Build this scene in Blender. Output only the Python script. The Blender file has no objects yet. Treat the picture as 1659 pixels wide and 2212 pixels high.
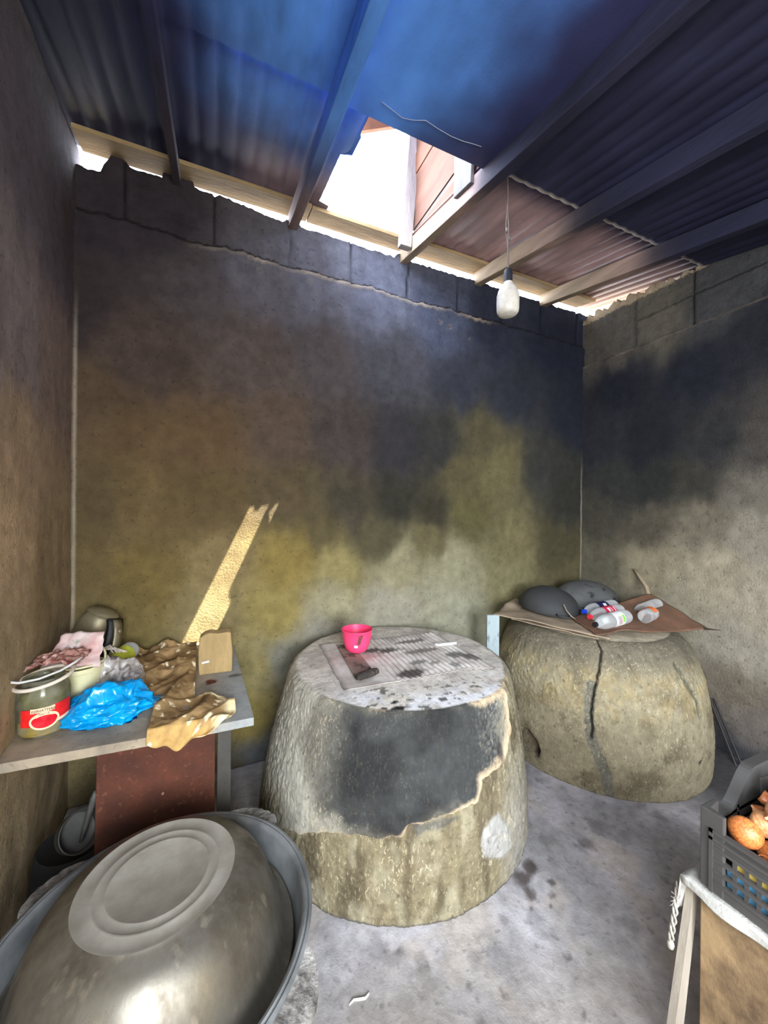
import bpy, bmesh, math, random
from mathutils import Vector, Matrix, noise as mn
random.seed(7)
SC = bpy.context.scene
COL = SC.collection
PI = math.pi
R = math.radians

# ------------------------------------------------------------------ camera, sky, sun, lights, exposure
cam_d = bpy.data.cameras.new('camera'); cam = bpy.data.objects.new('camera', cam_d); COL.objects.link(cam)
cam_d.sensor_fit = 'HORIZONTAL'; cam_d.sensor_width = 36.0; cam_d.lens = 36.0 * 825.0 / 1659.0
cam_d.clip_start = 0.02
_yaw, _roll = R(23.9), R(0.55)
_f = Vector((math.sin(_yaw), math.cos(_yaw), 0)); _r = Vector((math.cos(_yaw), -math.sin(_yaw), 0)); _u = Vector((0, 0, 1))
_rr = _r * math.cos(_roll) + _u * math.sin(_roll); _uu = -_r * math.sin(_roll) + _u * math.cos(_roll)
_m = Matrix((_rr, _uu, -_f)).transposed().to_4x4(); _m.translation = Vector((0, 0, 1.55))
cam.matrix_world = _m
SC.camera = cam

SC.view_settings.view_transform = 'Standard'; SC.view_settings.look = 'None'
SC.view_settings.gamma = 1.0; SC.view_settings.use_curve_mapping = False
SC.view_settings.exposure = 0.0
SC.cycles.use_denoising = True
SC.cycles.max_bounces = 10; SC.cycles.diffuse_bounces = 5; SC.cycles.glossy_bounces = 5
SC.cycles.transmission_bounces = 8; SC.cycles.transparent_max_bounces = 12
SC.cycles.sample_clamp_indirect = 6.0
SC.cycles.caustics_reflective = False; SC.cycles.caustics_refractive = False

SKY_UP, SKY_DOWN = 23.0, 9.0
wd = bpy.data.worlds.new('sky'); SC.world = wd; wd.use_nodes = True
nt = wd.node_tree; nt.nodes.clear()
_o = nt.nodes.new('ShaderNodeOutputWorld'); _b = nt.nodes.new('ShaderNodeBackground')
_tc = nt.nodes.new('ShaderNodeTexCoord'); _sx = nt.nodes.new('ShaderNodeSeparateXYZ'); _cr = nt.nodes.new('ShaderNodeValToRGB')
_mr = nt.nodes.new('ShaderNodeMapRange'); _mr.inputs[1].default_value = -1; _mr.inputs[2].default_value = 1
nt.links.new(_tc.outputs['Generated'], _sx.inputs[0]); nt.links.new(_sx.outputs[2], _mr.inputs[0]); nt.links.new(_mr.outputs[0], _cr.inputs[0])
_cr.color_ramp.elements[0].position = 0.46; _cr.color_ramp.elements[0].color = (SKY_DOWN, SKY_DOWN * .82, SKY_DOWN * .58, 1)
_cr.color_ramp.elements[1].position = 0.54; _cr.color_ramp.elements[1].color = (SKY_UP * .86, SKY_UP * .94, SKY_UP * 1.08, 1)
nt.links.new(_cr.outputs[0], _b.inputs[0]); nt.links.new(_b.outputs[0], _o.inputs[0])

SUN = Vector((-0.46, 0.353, -1.0)).normalized()
sd = bpy.data.lights.new('sun', 'SUN'); sd.energy = 40.0; sd.color = (1.0, 0.95, 0.87); sd.angle = R(0.25)
so = bpy.data.objects.new('sun', sd); COL.objects.link(so)
so.rotation_euler = SUN.to_track_quat('-Z', 'Y').to_euler(); so.location = (2, -1, 6)

def light_panel(name, loc, rot, w, h, watts):
    d = bpy.data.lights.new(name, 'AREA'); d.shape = 'RECTANGLE'; d.size = w; d.size_y = h; d.energy = watts; d.color = (0.86, 0.935, 1.0)
    o = bpy.data.objects.new(name, d); COL.objects.link(o); o.location = loc; o.rotation_euler = rot
light_panel('added_front_light', (.27, -2.12, 1.70), (R(66), 0, R(-6)), 1.25, 1.3, 150.0)          # unseen light panel added at the front wall opening, behind the camera
light_panel('added_side_light', (-.20, -.95, 1.85), (R(62), 0, R(-90)), 1.5, 1.1, 140.0)   # light panel added inside the room behind the camera, no window there

# ------------------------------------------------------------------ helpers
def lin(c):
    def f(v):
        v = v / 255.0
        return v / 12.92 if v <= .04045 else ((v + .055) / 1.055) ** 2.4
    return tuple(f(v) for v in c[:3])

def fbm(x, y, z, s=1.0, o=4):
    return mn.fractal(Vector((x * s, y * s, z * s)), 1.0, 2.0, o, noise_basis='PERLIN_ORIGINAL')

def nz(x, y, z, s=1.0):
    return mn.noise(Vector((x * s, y * s, z * s)))

def sst(a, b, x):
    t = max(0.0, min(1.0, (x - a) / (b - a) if b != a else 0.0)); return t * t * (3 - 2 * t)

def mix(a, b, t):
    return tuple(a[i] * (1 - t) + b[i] * t for i in range(3))

MATS = {}
def mat(name, col=(128, 128, 128), rough=.8, metal=0., var=.18, scale=9., bump=.25, bscale=70., attr=False, spec=.4,
        stretch=(1, 1, 1), speck=0., speck_col=(30, 28, 26), speck_scale=60., col2=None, alpha=1., trans=0., ior=1.45,
        straw=0., straw_scale=95., aniso=0., rvar=0., sub=0., bdist=.01, contrast=(.35, .65)):
    if name in MATS: return MATS[name]
    m = bpy.data.materials.new(name); m.use_nodes = True; MATS[name] = m
    t = m.node_tree; n = t.nodes; L = t.links
    b = n['Principled BSDF']
    tc = n.new('ShaderNodeTexCoord'); mp = n.new('ShaderNodeMapping'); mp.inputs['Scale'].default_value = stretch
    L.new(tc.outputs['Object'], mp.inputs[0])
    nx = n.new('ShaderNodeTexNoise'); nx.inputs['Scale'].default_value = scale; nx.inputs['Detail'].default_value = 7; nx.inputs['Roughness'].default_value = .62
    L.new(mp.outputs[0], nx.inputs['Vector'])
    mr = n.new('ShaderNodeMapRange'); mr.inputs[1].default_value = contrast[0]; mr.inputs[2].default_value = contrast[1]
    L.new(nx.outputs['Fac'], mr.inputs[0])
    c = lin(col)
    if col2 is not None and not attr:
        mx = n.new('ShaderNodeMix'); mx.data_type = 'RGBA'
        mx.inputs[6].default_value = (*c, 1); mx.inputs[7].default_value = (*lin(col2), 1)
        L.new(mr.outputs[0], mx.inputs[0]); out = mx.outputs[2]
    else:
        mv = n.new('ShaderNodeMapRange'); mv.inputs[3].default_value = 1 - var; mv.inputs[4].default_value = 1 + var
        L.new(mr.outputs[0], mv.inputs[0])
        vm = n.new('ShaderNodeVectorMath'); vm.operation = 'SCALE'
        if attr:
            at = n.new('ShaderNodeAttribute'); at.attribute_name = 'Col'; L.new(at.outputs['Color'], vm.inputs[0])
        else:
            vm.inputs[0].default_value = c
        L.new(mv.outputs[0], vm.inputs['Scale']); out = vm.outputs[0]
    if speck > 0:
        sn = n.new('ShaderNodeTexNoise'); sn.inputs['Scale'].default_value = speck_scale; sn.inputs['Detail'].default_value = 4
        L.new(mp.outputs[0], sn.inputs['Vector'])
        sr = n.new('ShaderNodeMapRange'); sr.inputs[1].default_value = .60; sr.inputs[2].default_value = .70; sr.inputs[4].default_value = speck
        L.new(sn.outputs['Fac'], sr.inputs[0])
        sm = n.new('ShaderNodeMix'); sm.data_type = 'RGBA'; L.new(sr.outputs[0], sm.inputs[0]); L.new(out, sm.inputs[6])
        sm.inputs[7].default_value = (*lin(speck_col), 1); out = sm.outputs[2]
    if straw > 0:       # short pale fibres in the clay, fewer where soot covers it
        mp2 = n.new('ShaderNodeMapping'); mp2.inputs['Scale'].default_value = (1, 1, .45); L.new(tc.outputs['Object'], mp2.inputs[0])
        wn = n.new('ShaderNodeTexNoise'); wn.inputs['Scale'].default_value = straw_scale; wn.inputs['Detail'].default_value = 2; wn.inputs['Distortion'].default_value = 1.2; L.new(mp2.outputs[0], wn.inputs['Vector'])
        w1 = n.new('ShaderNodeMapRange'); w1.inputs[1].default_value = .57; w1.inputs[2].default_value = .66; L.new(wn.outputs['Fac'], w1.inputs[0])
        pn = n.new('ShaderNodeTexNoise'); pn.inputs['Scale'].default_value = 7; L.new(tc.outputs['Object'], pn.inputs['Vector'])
        p2_ = n.new('ShaderNodeMapRange'); p2_.inputs[1].default_value = .38; p2_.inputs[2].default_value = .62; p2_.inputs[3].default_value = .25; L.new(pn.outputs['Fac'], p2_.inputs[0])
        bw = n.new('ShaderNodeRGBToBW'); L.new(out, bw.inputs[0]); b1 = n.new('ShaderNodeMapRange'); b1.inputs[1].default_value = .05; b1.inputs[2].default_value = .16; b1.inputs[3].default_value = .05; b1.inputs[4].default_value = straw; L.new(bw.outputs[0], b1.inputs[0])
        m1 = n.new('ShaderNodeMath'); m1.operation = 'MULTIPLY'; L.new(w1.outputs[0], m1.inputs[0]); L.new(b1.outputs[0], m1.inputs[1])
        m2 = n.new('ShaderNodeMath'); m2.operation = 'MULTIPLY'; L.new(m1.outputs[0], m2.inputs[0]); L.new(p2_.outputs[0], m2.inputs[1])
        sm2 = n.new('ShaderNodeMix'); sm2.data_type = 'RGBA'; L.new(m2.outputs[0], sm2.inputs[0]); L.new(out, sm2.inputs[6]); sm2.inputs[7].default_value = (*lin((206, 194, 160)), 1); out = sm2.outputs[2]
    L.new(out, b.inputs['Base Color'])
    b.inputs['Roughness'].default_value = rough; b.inputs['Metallic'].default_value = metal
    b.inputs['Specular IOR Level'].default_value = spec
    b.inputs['Alpha'].default_value = alpha; b.inputs['Transmission Weight'].default_value = trans; b.inputs['IOR'].default_value = ior
    if aniso: b.inputs['Anisotropic'].default_value = aniso
    if sub: b.inputs['Subsurface Weight'].default_value = sub; b.inputs['Subsurface Radius'].default_value = (.02, .01, .006)
    if rvar:
        rr = n.new('ShaderNodeMapRange'); rr.inputs[3].default_value = max(.03, rough - rvar); rr.inputs[4].default_value = min(1, rough + rvar)
        L.new(mr.outputs[0], rr.inputs[0]); L.new(rr.outputs[0], b.inputs['Roughness'])
    if bump > 0:
        bn = n.new('ShaderNodeTexNoise'); bn.inputs['Scale'].default_value = bscale; bn.inputs['Detail'].default_value = 5; bn.inputs['Roughness'].default_value = .65
        L.new(mp.outputs[0], bn.inputs['Vector'])
        bp = n.new('ShaderNodeBump'); bp.inputs['Strength'].default_value = bump; bp.inputs['Distance'].default_value = bdist
        L.new(bn.outputs['Fac'], bp.inputs['Height']); L.new(bp.outputs[0], b.inputs['Normal'])
    return m

class MB:
    """collects vertices, faces and per-vertex colours and links them as ONE mesh object"""
    def __init__(s): s.v = []; s.f = []; s.c = []
    def add(s, vs, fs, col=None):
        o = len(s.v); s.v += [tuple(p) for p in vs]; s.f += [tuple(i + o for i in f) for f in fs]
        if col is not None: s.c += (col if isinstance(col, list) else [col] * len(vs))
        elif s.c: s.c += [(.2, .2, .2)] * len(vs)
    def box(s, c, d, rot=None, taper=None):
        x, y, z = d[0] / 2, d[1] / 2, d[2] / 2
        p = [Vector(q) for q in ((-x, -y, -z), (x, -y, -z), (x, y, -z), (-x, y, -z), (-x, -y, z), (x, -y, z), (x, y, z), (-x, y, z))]
        if rot is not None: p = [rot @ q for q in p]
        s.add([q + Vector(c) for q in p], [(0, 3, 2, 1), (4, 5, 6, 7), (0, 1, 5, 4), (1, 2, 6, 5), (2, 3, 7, 6), (3, 0, 4, 7)])
    def prism(s, pts, h, axis=2, z0=0.):
        n = len(pts); a = []; b = []
        def P(q, z):
            return (q[0], q[1], z) if axis == 2 else ((q[0], z, q[1]) if axis == 1 else (z, q[0], q[1]))
        a = [P(q, z0) for q in pts]; b = [P(q, z0 + h) for q in pts]
        s.add(a + b, [tuple(range(n))[::-1], tuple(range(n, 2 * n))] + [(i, (i + 1) % n, n + (i + 1) % n, n + i) for i in range(n)])
    def tube(s, pts, r, seg=8, cap=True, M=None):
        pts = [Vector(p) for p in pts]; n = len(pts); rs = r if isinstance(r, (list, tuple)) else [r] * n
        vs = []; up = None
        for i, p in enumerate(pts):
            t = (pts[min(i + 1, n - 1)] - pts[max(i - 1, 0)]).normalized()
            if up is None: up = Vector((0, 0, 1)) if abs(t.z) < .9 else Vector((1, 0, 0))
            a = t.cross(up).normalized(); b2 = a.cross(t).normalized(); up = b2
            for k in range(seg):
                w = 2 * PI * k / seg; vs.append(p + (a * math.cos(w) + b2 * math.sin(w)) * rs[i])
        fs = [(i * seg + k, i * seg + (k + 1) % seg, (i + 1) * seg + (k + 1) % seg, (i + 1) * seg + k) for i in range(n - 1) for k in range(seg)]
        if cap: fs += [tuple(range(seg))[::-1], tuple(range((n - 1) * seg, n * seg))]
        if M is not None: vs = [M @ v for v in vs]
        s.add(vs, fs)
    def lathe(s, prof, seg=48, M=None, sx=1., sy=1., fn=None):
        vs = []; fs = []; rows = []
        for (r, z) in prof:
            if r < 1e-6: rows.append([len(vs)]); vs.append(Vector((0, 0, z)))
            else:
                row = []
                for k in range(seg):
                    w = 2 * PI * k / seg; rr = r if fn is None else fn(r, z, w)
                    row.append(len(vs)); vs.append(Vector((rr * sx * math.cos(w), rr * sy * math.sin(w), z)))
                rows.append(row)
        for a, b in zip(rows, rows[1:]):
            for k in range(seg):
                k2 = (k + 1) % seg
                if len(a) == 1 and len(b) == 1: continue
                if len(a) == 1: fs.append((a[0], b[k2], b[k]))
                elif len(b) == 1: fs.append((a[k], a[k2], b[0]))
                else: fs.append((a[k], a[k2], b[k2], b[k]))
        if M is not None: vs = [M @ v for v in vs]
        s.add(vs, fs)
    def grid(s, fn, nu, nv, col=None):
        vs = []; cs = []
        for j in range(nv + 1):
            for i in range(nu + 1):
                p = fn(i / nu, j / nv); vs.append(p)
                if col: cs.append(col(p, i / nu, j / nv))
        fs = [(j * (nu + 1) + i, j * (nu + 1) + i + 1, (j + 1) * (nu + 1) + i + 1, (j + 1) * (nu + 1) + i) for j in range(nv) for i in range(nu)]
        s.add(vs, fs, cs if col else None)
    def build(s, name, m, parent=None, smooth=False, M=None, bevel=0., solid=0., sub=0, autosmooth=None):
        me = bpy.data.meshes.new(name); me.from_pydata([tuple(v) for v in s.v], [], s.f); me.update()
        if s.c and len(s.c) == len(s.v):
            a = me.color_attributes.new('Col', 'FLOAT_COLOR', 'POINT')
            flat = []
            for c in s.c: flat += [c[0], c[1], c[2], 1.0]
            a.data.foreach_set('color', flat)
        if smooth:
            me.polygons.foreach_set('use_smooth', [True] * len(me.polygons))
        bm = bmesh.new(); bm.from_mesh(me); bmesh.ops.recalc_face_normals(bm, faces=bm.faces[:]); bm.to_mesh(me); bm.free()
        o = bpy.data.objects.new(name, me); COL.objects.link(o)
        me.materials.append(m)
        if M is not None: o.matrix_world = M
        if parent is not None: o.parent = parent
        if autosmooth is not None and hasattr(me, 'set_sharp_from_angle'): me.set_sharp_from_angle(angle=R(autosmooth))
        if solid: q = o.modifiers.new('thick', 'SOLIDIFY'); q.thickness = solid; q.offset = 0
        if bevel: q = o.modifiers.new('bevel', 'BEVEL'); q.width = bevel; q.segments = 2; q.limit_method = 'ANGLE'
        if sub: q = o.modifiers.new('sub', 'SUBSURF'); q.levels = sub; q.render_levels = sub
        return o

def tag(o, label, cat=None, group=None):
    o['label'] = label
    if cat: o['category'] = cat
    if group: o['group'] = group
    return o
def thing(name, label, cat, loc=(0, 0, 0), rz=0., group=None):
    o = bpy.data.objects.new(name, None); COL.objects.link(o); o.empty_display_size = .05
    o.location = loc; o.rotation_euler = (0, 0, rz); return tag(o, label, cat, group)
def struct(o):
    o['kind'] = 'structure'; return o
def rotm(ax, deg): return Matrix.Rotation(R(deg), 4, ax)
def TR(x, y, z): return Matrix.Translation(Vector((x, y, z)))
def frame(o, xd, yd):
    """a 4x4 frame at o whose x axis is xd, z axis normal to xd and yd"""
    x = Vector(xd).normalized(); z = x.cross(Vector(yd)).normalized(); y = z.cross(x)
    m = Matrix((x, y, z)).transposed().to_4x4(); m.translation = Vector(o); return m
def text(body, size, m, parent, name, M, ext=.0002):
    cu = bpy.data.curves.new(name, 'FONT'); cu.body = body; cu.size = size; cu.align_x = 'CENTER'; cu.align_y = 'CENTER'; cu.extrude = ext
    t = bpy.data.objects.new('tmp', cu); COL.objects.link(t)
    dg = bpy.context.evaluated_depsgraph_get(); me = bpy.data.meshes.new_from_object(t.evaluated_get(dg))
    bpy.data.objects.remove(t); me.materials.clear(); me.materials.append(m)
    o = bpy.data.objects.new(name, me); COL.objects.link(o); o.matrix_world = M
    if parent is not None: o.parent = parent
    return o
def dseg(p, a, b):
    ax, ay = a; bx, by = b; dx, dy = bx - ax, by - ay; l = dx * dx + dy * dy
    t = max(0, min(1, ((p[0] - ax) * dx + (p[1] - ay) * dy) / l)) if l else 0
    return math.hypot(p[0] - ax - t * dx, p[1] - ay - t * dy)
def dline(p, L): return min(dseg(p, L[i], L[i + 1]) for i in range(len(L) - 1))
def inside(p, P):
    r = False; n = len(P); j = n - 1
    for i in range(n):
        if (P[i][1] > p[1]) != (P[j][1] > p[1]) and p[0] < (P[j][0] - P[i][0]) * (p[1] - P[i][1]) / (P[j][1] - P[i][1]) + P[i][0]: r = not r
        j = i
    return r
def sdf(p, P):
    d = dline(p, P + [P[0]]); return -d if inside(p, P) else d
def patches(pts, gain):
    q = [(a, b, lin(c)) for a, b, c in pts]
    def f(u, v):
        du = .045 * fbm(u, v * .45, 3.1, 5.0); dv = .08 * fbm(u * 1.6, v * .5, 9.7, 4.0); u += du; v += dv
        s = 0; r = [0, 0, 0]
        for a, b, c in q:
            w = 1.0 / ((u - a) ** 2 + (v - b) ** 2 + .003) ** 2.3
            s += w
            for k in range(3): r[k] += w * c[k]
        g = gain * (1 + .10 * fbm(u, v, 1.3, 9.0) + .10 * fbm(u * 1.0, v * .16, 7.7, 11.0) + .05 * fbm(u, v, 5.3, 30.0)) / s
        return tuple(min(.85, x * g) for x in r)
    return f

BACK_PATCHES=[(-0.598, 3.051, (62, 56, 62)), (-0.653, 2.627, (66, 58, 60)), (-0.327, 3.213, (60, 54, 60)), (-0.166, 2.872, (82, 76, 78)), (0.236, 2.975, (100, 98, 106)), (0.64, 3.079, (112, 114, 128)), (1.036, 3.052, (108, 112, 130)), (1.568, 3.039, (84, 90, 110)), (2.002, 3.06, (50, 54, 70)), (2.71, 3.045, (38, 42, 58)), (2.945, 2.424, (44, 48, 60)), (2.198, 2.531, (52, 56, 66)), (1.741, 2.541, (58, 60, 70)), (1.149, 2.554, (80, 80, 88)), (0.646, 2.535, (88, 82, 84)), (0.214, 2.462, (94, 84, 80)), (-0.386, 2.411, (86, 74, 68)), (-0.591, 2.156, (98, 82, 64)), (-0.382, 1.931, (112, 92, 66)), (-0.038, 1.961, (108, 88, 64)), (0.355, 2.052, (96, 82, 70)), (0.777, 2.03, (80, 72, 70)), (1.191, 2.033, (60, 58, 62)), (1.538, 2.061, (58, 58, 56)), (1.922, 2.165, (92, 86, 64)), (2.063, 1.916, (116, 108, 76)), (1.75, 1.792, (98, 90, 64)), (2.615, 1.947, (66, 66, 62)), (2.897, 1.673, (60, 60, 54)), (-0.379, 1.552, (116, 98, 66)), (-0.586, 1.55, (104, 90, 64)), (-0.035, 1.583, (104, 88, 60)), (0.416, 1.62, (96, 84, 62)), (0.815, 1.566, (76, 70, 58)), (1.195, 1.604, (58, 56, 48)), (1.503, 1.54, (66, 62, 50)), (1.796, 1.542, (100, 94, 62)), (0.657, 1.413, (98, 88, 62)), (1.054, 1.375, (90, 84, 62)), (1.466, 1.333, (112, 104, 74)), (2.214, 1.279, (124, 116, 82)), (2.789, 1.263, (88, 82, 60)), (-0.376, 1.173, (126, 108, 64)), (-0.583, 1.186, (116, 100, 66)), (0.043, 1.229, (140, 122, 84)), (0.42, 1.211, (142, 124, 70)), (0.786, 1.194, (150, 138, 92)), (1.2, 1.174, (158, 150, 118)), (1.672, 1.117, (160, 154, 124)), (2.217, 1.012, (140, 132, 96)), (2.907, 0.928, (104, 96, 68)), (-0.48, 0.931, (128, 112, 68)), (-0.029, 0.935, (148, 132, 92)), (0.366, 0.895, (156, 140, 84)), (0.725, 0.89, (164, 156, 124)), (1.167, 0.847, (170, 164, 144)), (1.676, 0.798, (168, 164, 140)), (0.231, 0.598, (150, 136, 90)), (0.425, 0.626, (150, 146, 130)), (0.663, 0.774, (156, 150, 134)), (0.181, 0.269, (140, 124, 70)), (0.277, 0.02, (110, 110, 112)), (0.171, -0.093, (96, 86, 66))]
RIGHT_PATCHES=[(2.146, 2.989, (92, 88, 82)), (1.816, 2.997, (98, 94, 84)), (1.411, 3.0, (72, 72, 74)), (2.102, 2.626, (38, 40, 50)), (1.567, 2.562, (38, 40, 50)), (1.22, 2.674, (42, 43, 50)), (2.263, 2.194, (48, 50, 56)), (1.876, 2.128, (40, 42, 48)), (1.429, 2.053, (52, 52, 54)), (1.215, 2.017, (74, 70, 66)), (2.174, 1.787, (58, 58, 56)), (1.872, 1.77, (48, 50, 48)), (1.561, 1.752, (62, 60, 54)), (1.257, 1.676, (110, 104, 94)), (2.3, 1.511, (78, 74, 64)), (1.87, 1.484, (90, 84, 72)), (1.503, 1.495, (122, 114, 98)), (1.211, 1.419, (142, 134, 120)), (2.295, 1.107, (106, 100, 84)), (1.866, 1.127, (150, 140, 116)), (1.421, 1.128, (160, 150, 128)), (1.208, 1.021, (160, 150, 132)), (1.7, 0.812, (152, 144, 124)), (1.296, 0.708, (158, 150, 134)), (1.294, 0.415, (120, 110, 96)), (1.203, 0.285, (120, 112, 104)), (1.29, -0.024, (70, 70, 74))]
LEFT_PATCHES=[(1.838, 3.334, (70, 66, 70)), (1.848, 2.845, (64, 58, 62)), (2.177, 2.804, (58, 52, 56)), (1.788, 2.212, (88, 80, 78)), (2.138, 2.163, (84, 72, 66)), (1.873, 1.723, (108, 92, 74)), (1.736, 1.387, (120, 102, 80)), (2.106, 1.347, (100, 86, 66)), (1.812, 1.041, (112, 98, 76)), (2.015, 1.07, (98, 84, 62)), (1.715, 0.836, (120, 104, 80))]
SOOT_PATCH=[(205.6, 0.602), (210.6, 0.496), (218.7, 0.407), (228.3, 0.363), (236.4, 0.349), (246.1, 0.349), (249.0, 0.385), (260.9, 0.411), (272.0, 0.43), (275.2, 0.491), (283.9, 0.529), (288.3, 0.622), (286.2, 0.693), (270.9, 0.727), (251.0, 0.746), (225.0, 0.724), (209.5, 0.698)]
COAT_EDGE=[(197.9, 0.201), (210.7, 0.256), (220.2, 0.307), (230.2, 0.333), (246.2, 0.344), (248.3, 0.381), (260.9, 0.407), (273.0, 0.422), (275.8, 0.489), (288.1, 0.511), (296.6, 0.607), (298.9, 0.716), (298.9, 0.772)]
GREY_PATCH=[(276.3, 0.297), (283.4, 0.316), (289.8, 0.222), (290.9, 0.135), (283.7, 0.148), (275.6, 0.196)]
LOWER_SOOT=[(249.8, 0.381), (260.8, 0.391), (265.9, 0.37), (251.4, 0.347)]
T2_CRACK=[(221.2, 0.795), (223.3, 0.749), (220.9, 0.632), (218.7, 0.535), (217.7, 0.436), (218.4, 0.341), (217.8, 0.302)]
T2_FILL=[(217.8, 0.579), (216.7, 0.433), (217.6, 0.314), (220.4, 0.225), (224.0, 0.133), (226.0, 0.011)]
T2_HOLE=[(186.2, 0.198), (190.6, 0.166), (192.4, 0.125), (191.9, 0.095)]
T2_GROOVE=[(266.1, 0.69), (269.9, 0.593), (274.3, 0.515), (275.0, 0.428)]
T2_PIT=[(273.6, 0.199), (271.2, 0.186)]
T2_BROWN=[(245.2, 0.61), (252.0, 0.429)]
# ------------------------------------------------------------------ room shell
D = 2.45            # back wall face
XR = 3.06           # right wall face
XLB = -0.678
def xl(y): return XLB + .062 * (D - y)          # left wall face leans in a little towards the front
def roof(y): return 3.46 + .19 * (y - D)        # underside of the roof sheets

PLASTER = mat('sooty_plaster', attr=True, rough=.93, var=.16, scale=14, bump=.8, bscale=80, speck=.35, speck_col=(38, 34, 32), speck_scale=42, spec=.2, bdist=.012)

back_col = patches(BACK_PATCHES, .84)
right_col = patches(RIGHT_PATCHES, .98)
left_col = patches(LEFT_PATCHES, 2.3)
BJ = [-.46, -.02, .421, .83, 1.271, 1.70, 2.13, 2.56, 2.99]
def plaster_edge(x): return 3.10 - .008 * x + .022 * fbm(x, 0, 0, 3.5) + .014 * fbm(x, 4, 0, 17)
def back_top(x):
    z = 3.378 + .010 * fbm(x, 2, 0, 14) + .006 * fbm(x, 2, 5, 50)
    z += .034 * sst(.35, .0, x) - .075 * sst(-.54, -.58, x)
    for a, b, h in ((-.52, -.47, .05), (-.27, -.15, .09), (.405, .47, .02), (1.18, 1.27, .03)):
        z += h * sst(a - .02, a, x) * (1 - sst(b, b + .03, x))
    return z
def wall_mesh(us, vs, top, face, depth, col):
    m = MB(); nu, nv = len(us), len(vs); V = []; C = []
    for v in vs:
        for u in us:
            w = v * top(u) / vs[-1] if v > .93 * vs[-1] else v
            if v > .93 * vs[-1]:
                t = (v - .93 * vs[-1]) / (.07 * vs[-1]); w = .93 * vs[-1] + t * (top(u) - .93 * vs[-1])
            p, c = face(u, w); V.append(p); C.append(c)
    F = [(j * nu + i, j * nu + i + 1, (j + 1) * nu + i + 1, (j + 1) * nu + i) for j in range(nv - 1) for i in range(nu - 1)]
    o = len(V)
    for u in us:
        tp = Vector(V[(nv - 1) * nu + us.index(u)]); bt = Vector(V[us.index(u)])
        V.append(tp + Vector(depth)); V.append(bt + Vector(depth)); C += [(.2, .17, .13)] * 2
    for i in range(nu - 1):
        a = o + 2 * i; b = o + 2 * i + 2
        F.append(((nv - 1) * nu + i, (nv - 1) * nu + i + 1, b, a)); F.append((a, b, b + 1, a + 1)); F.append((a + 1, b + 1, i + 1, i))
    for i in (0, nu - 1):
        a = o + 2 * i
        F.append(tuple([j * nu + i for j in range(nv)]) + (a, a + 1))
    m.add(V, F, C); return m
def groove(d, w): return 1 - sst(w * .3, w, d)

def back_face(x, z):
    pe = plaster_edge(x); up = sst(pe - .006, pe + .004, z)
    y = D + .010 * fbm(x, z, 1, 1.3) + .003 * fbm(x, z, 7, 9)
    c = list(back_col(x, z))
    y += .020 * up
    edge = groove(abs(z - pe + .006 - .012 * nz(x, z, 0, 24)), .026) * (.55 + 1.3 * nz(x, 0, 2, 4))
    if up > .3:
        y += .005 * fbm(x, z, 3, 38)
        j = min(abs(x - b - .006 * nz(z, b, 0, 8)) for b in BJ); g = groove(j, .009)
        y += .02 * g; c = [k * (1 - .6 * g) for k in c]
    e = max(0, min(1, edge)) * sst(2.25, 1.7, x) * sst(-.2, .2, x)
    c = mix(c, lin((188, 172, 152)), .8 * e * (1 if z < pe else .25)); y -= .012 * e
    if z > pe and z < pe + .02: c = mix(c, (.012, .011, .011), .7)
    for k in (0, 1):     # pale line where the plaster has cracked along the two corners
        d = abs(x - ((xl(D) + .012) if k == 0 else (XR - .010)) - .003 * nz(z, k, 0, 6)); c = mix(c, lin((188, 176, 160)), .6 * (1 - sst(.001, .012, d)) * sst(.85, 1.0, z) * sst(2.75 if k == 0 else 2.15, 2.3 if k == 0 else 1.7, z))
    # small chips in the plaster
    for (a, b, r) in ((.24, 3.02, .018), (.27, 2.99, .012), (1.53, 2.98, .02), (1.62, 2.96, .018), (1.80, 2.90, .012), (.55, 3.03, .02)):
        d = math.hypot(x - a, z - b) / (r * (1 + .5 * nz(x, z, a, 60)))
        if d < 1.6:
            y += .012 * (1 - sst(.5, 1.1, d)); c = mix(c, lin((150, 140, 128)), (1 - sst(.8, 1.5, d)) * sst(.2, .7, d) * .3)
    if x < .35 and z < 1.2: y = max(y, D - .004)
    return (x, y, z), tuple(c)
xs = [-.80 + .0135 * i for i in range(int(4.05 / .0135) + 1)]
zs = [.02 * i for i in range(0, 145)] + [2.9 + .009 * i for i in range(0, 55)]
o = wall_mesh(xs, zs, back_top, back_face, (0, .2, 0), back_col).build('wall_back', PLASTER, smooth=True); struct(o)

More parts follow.
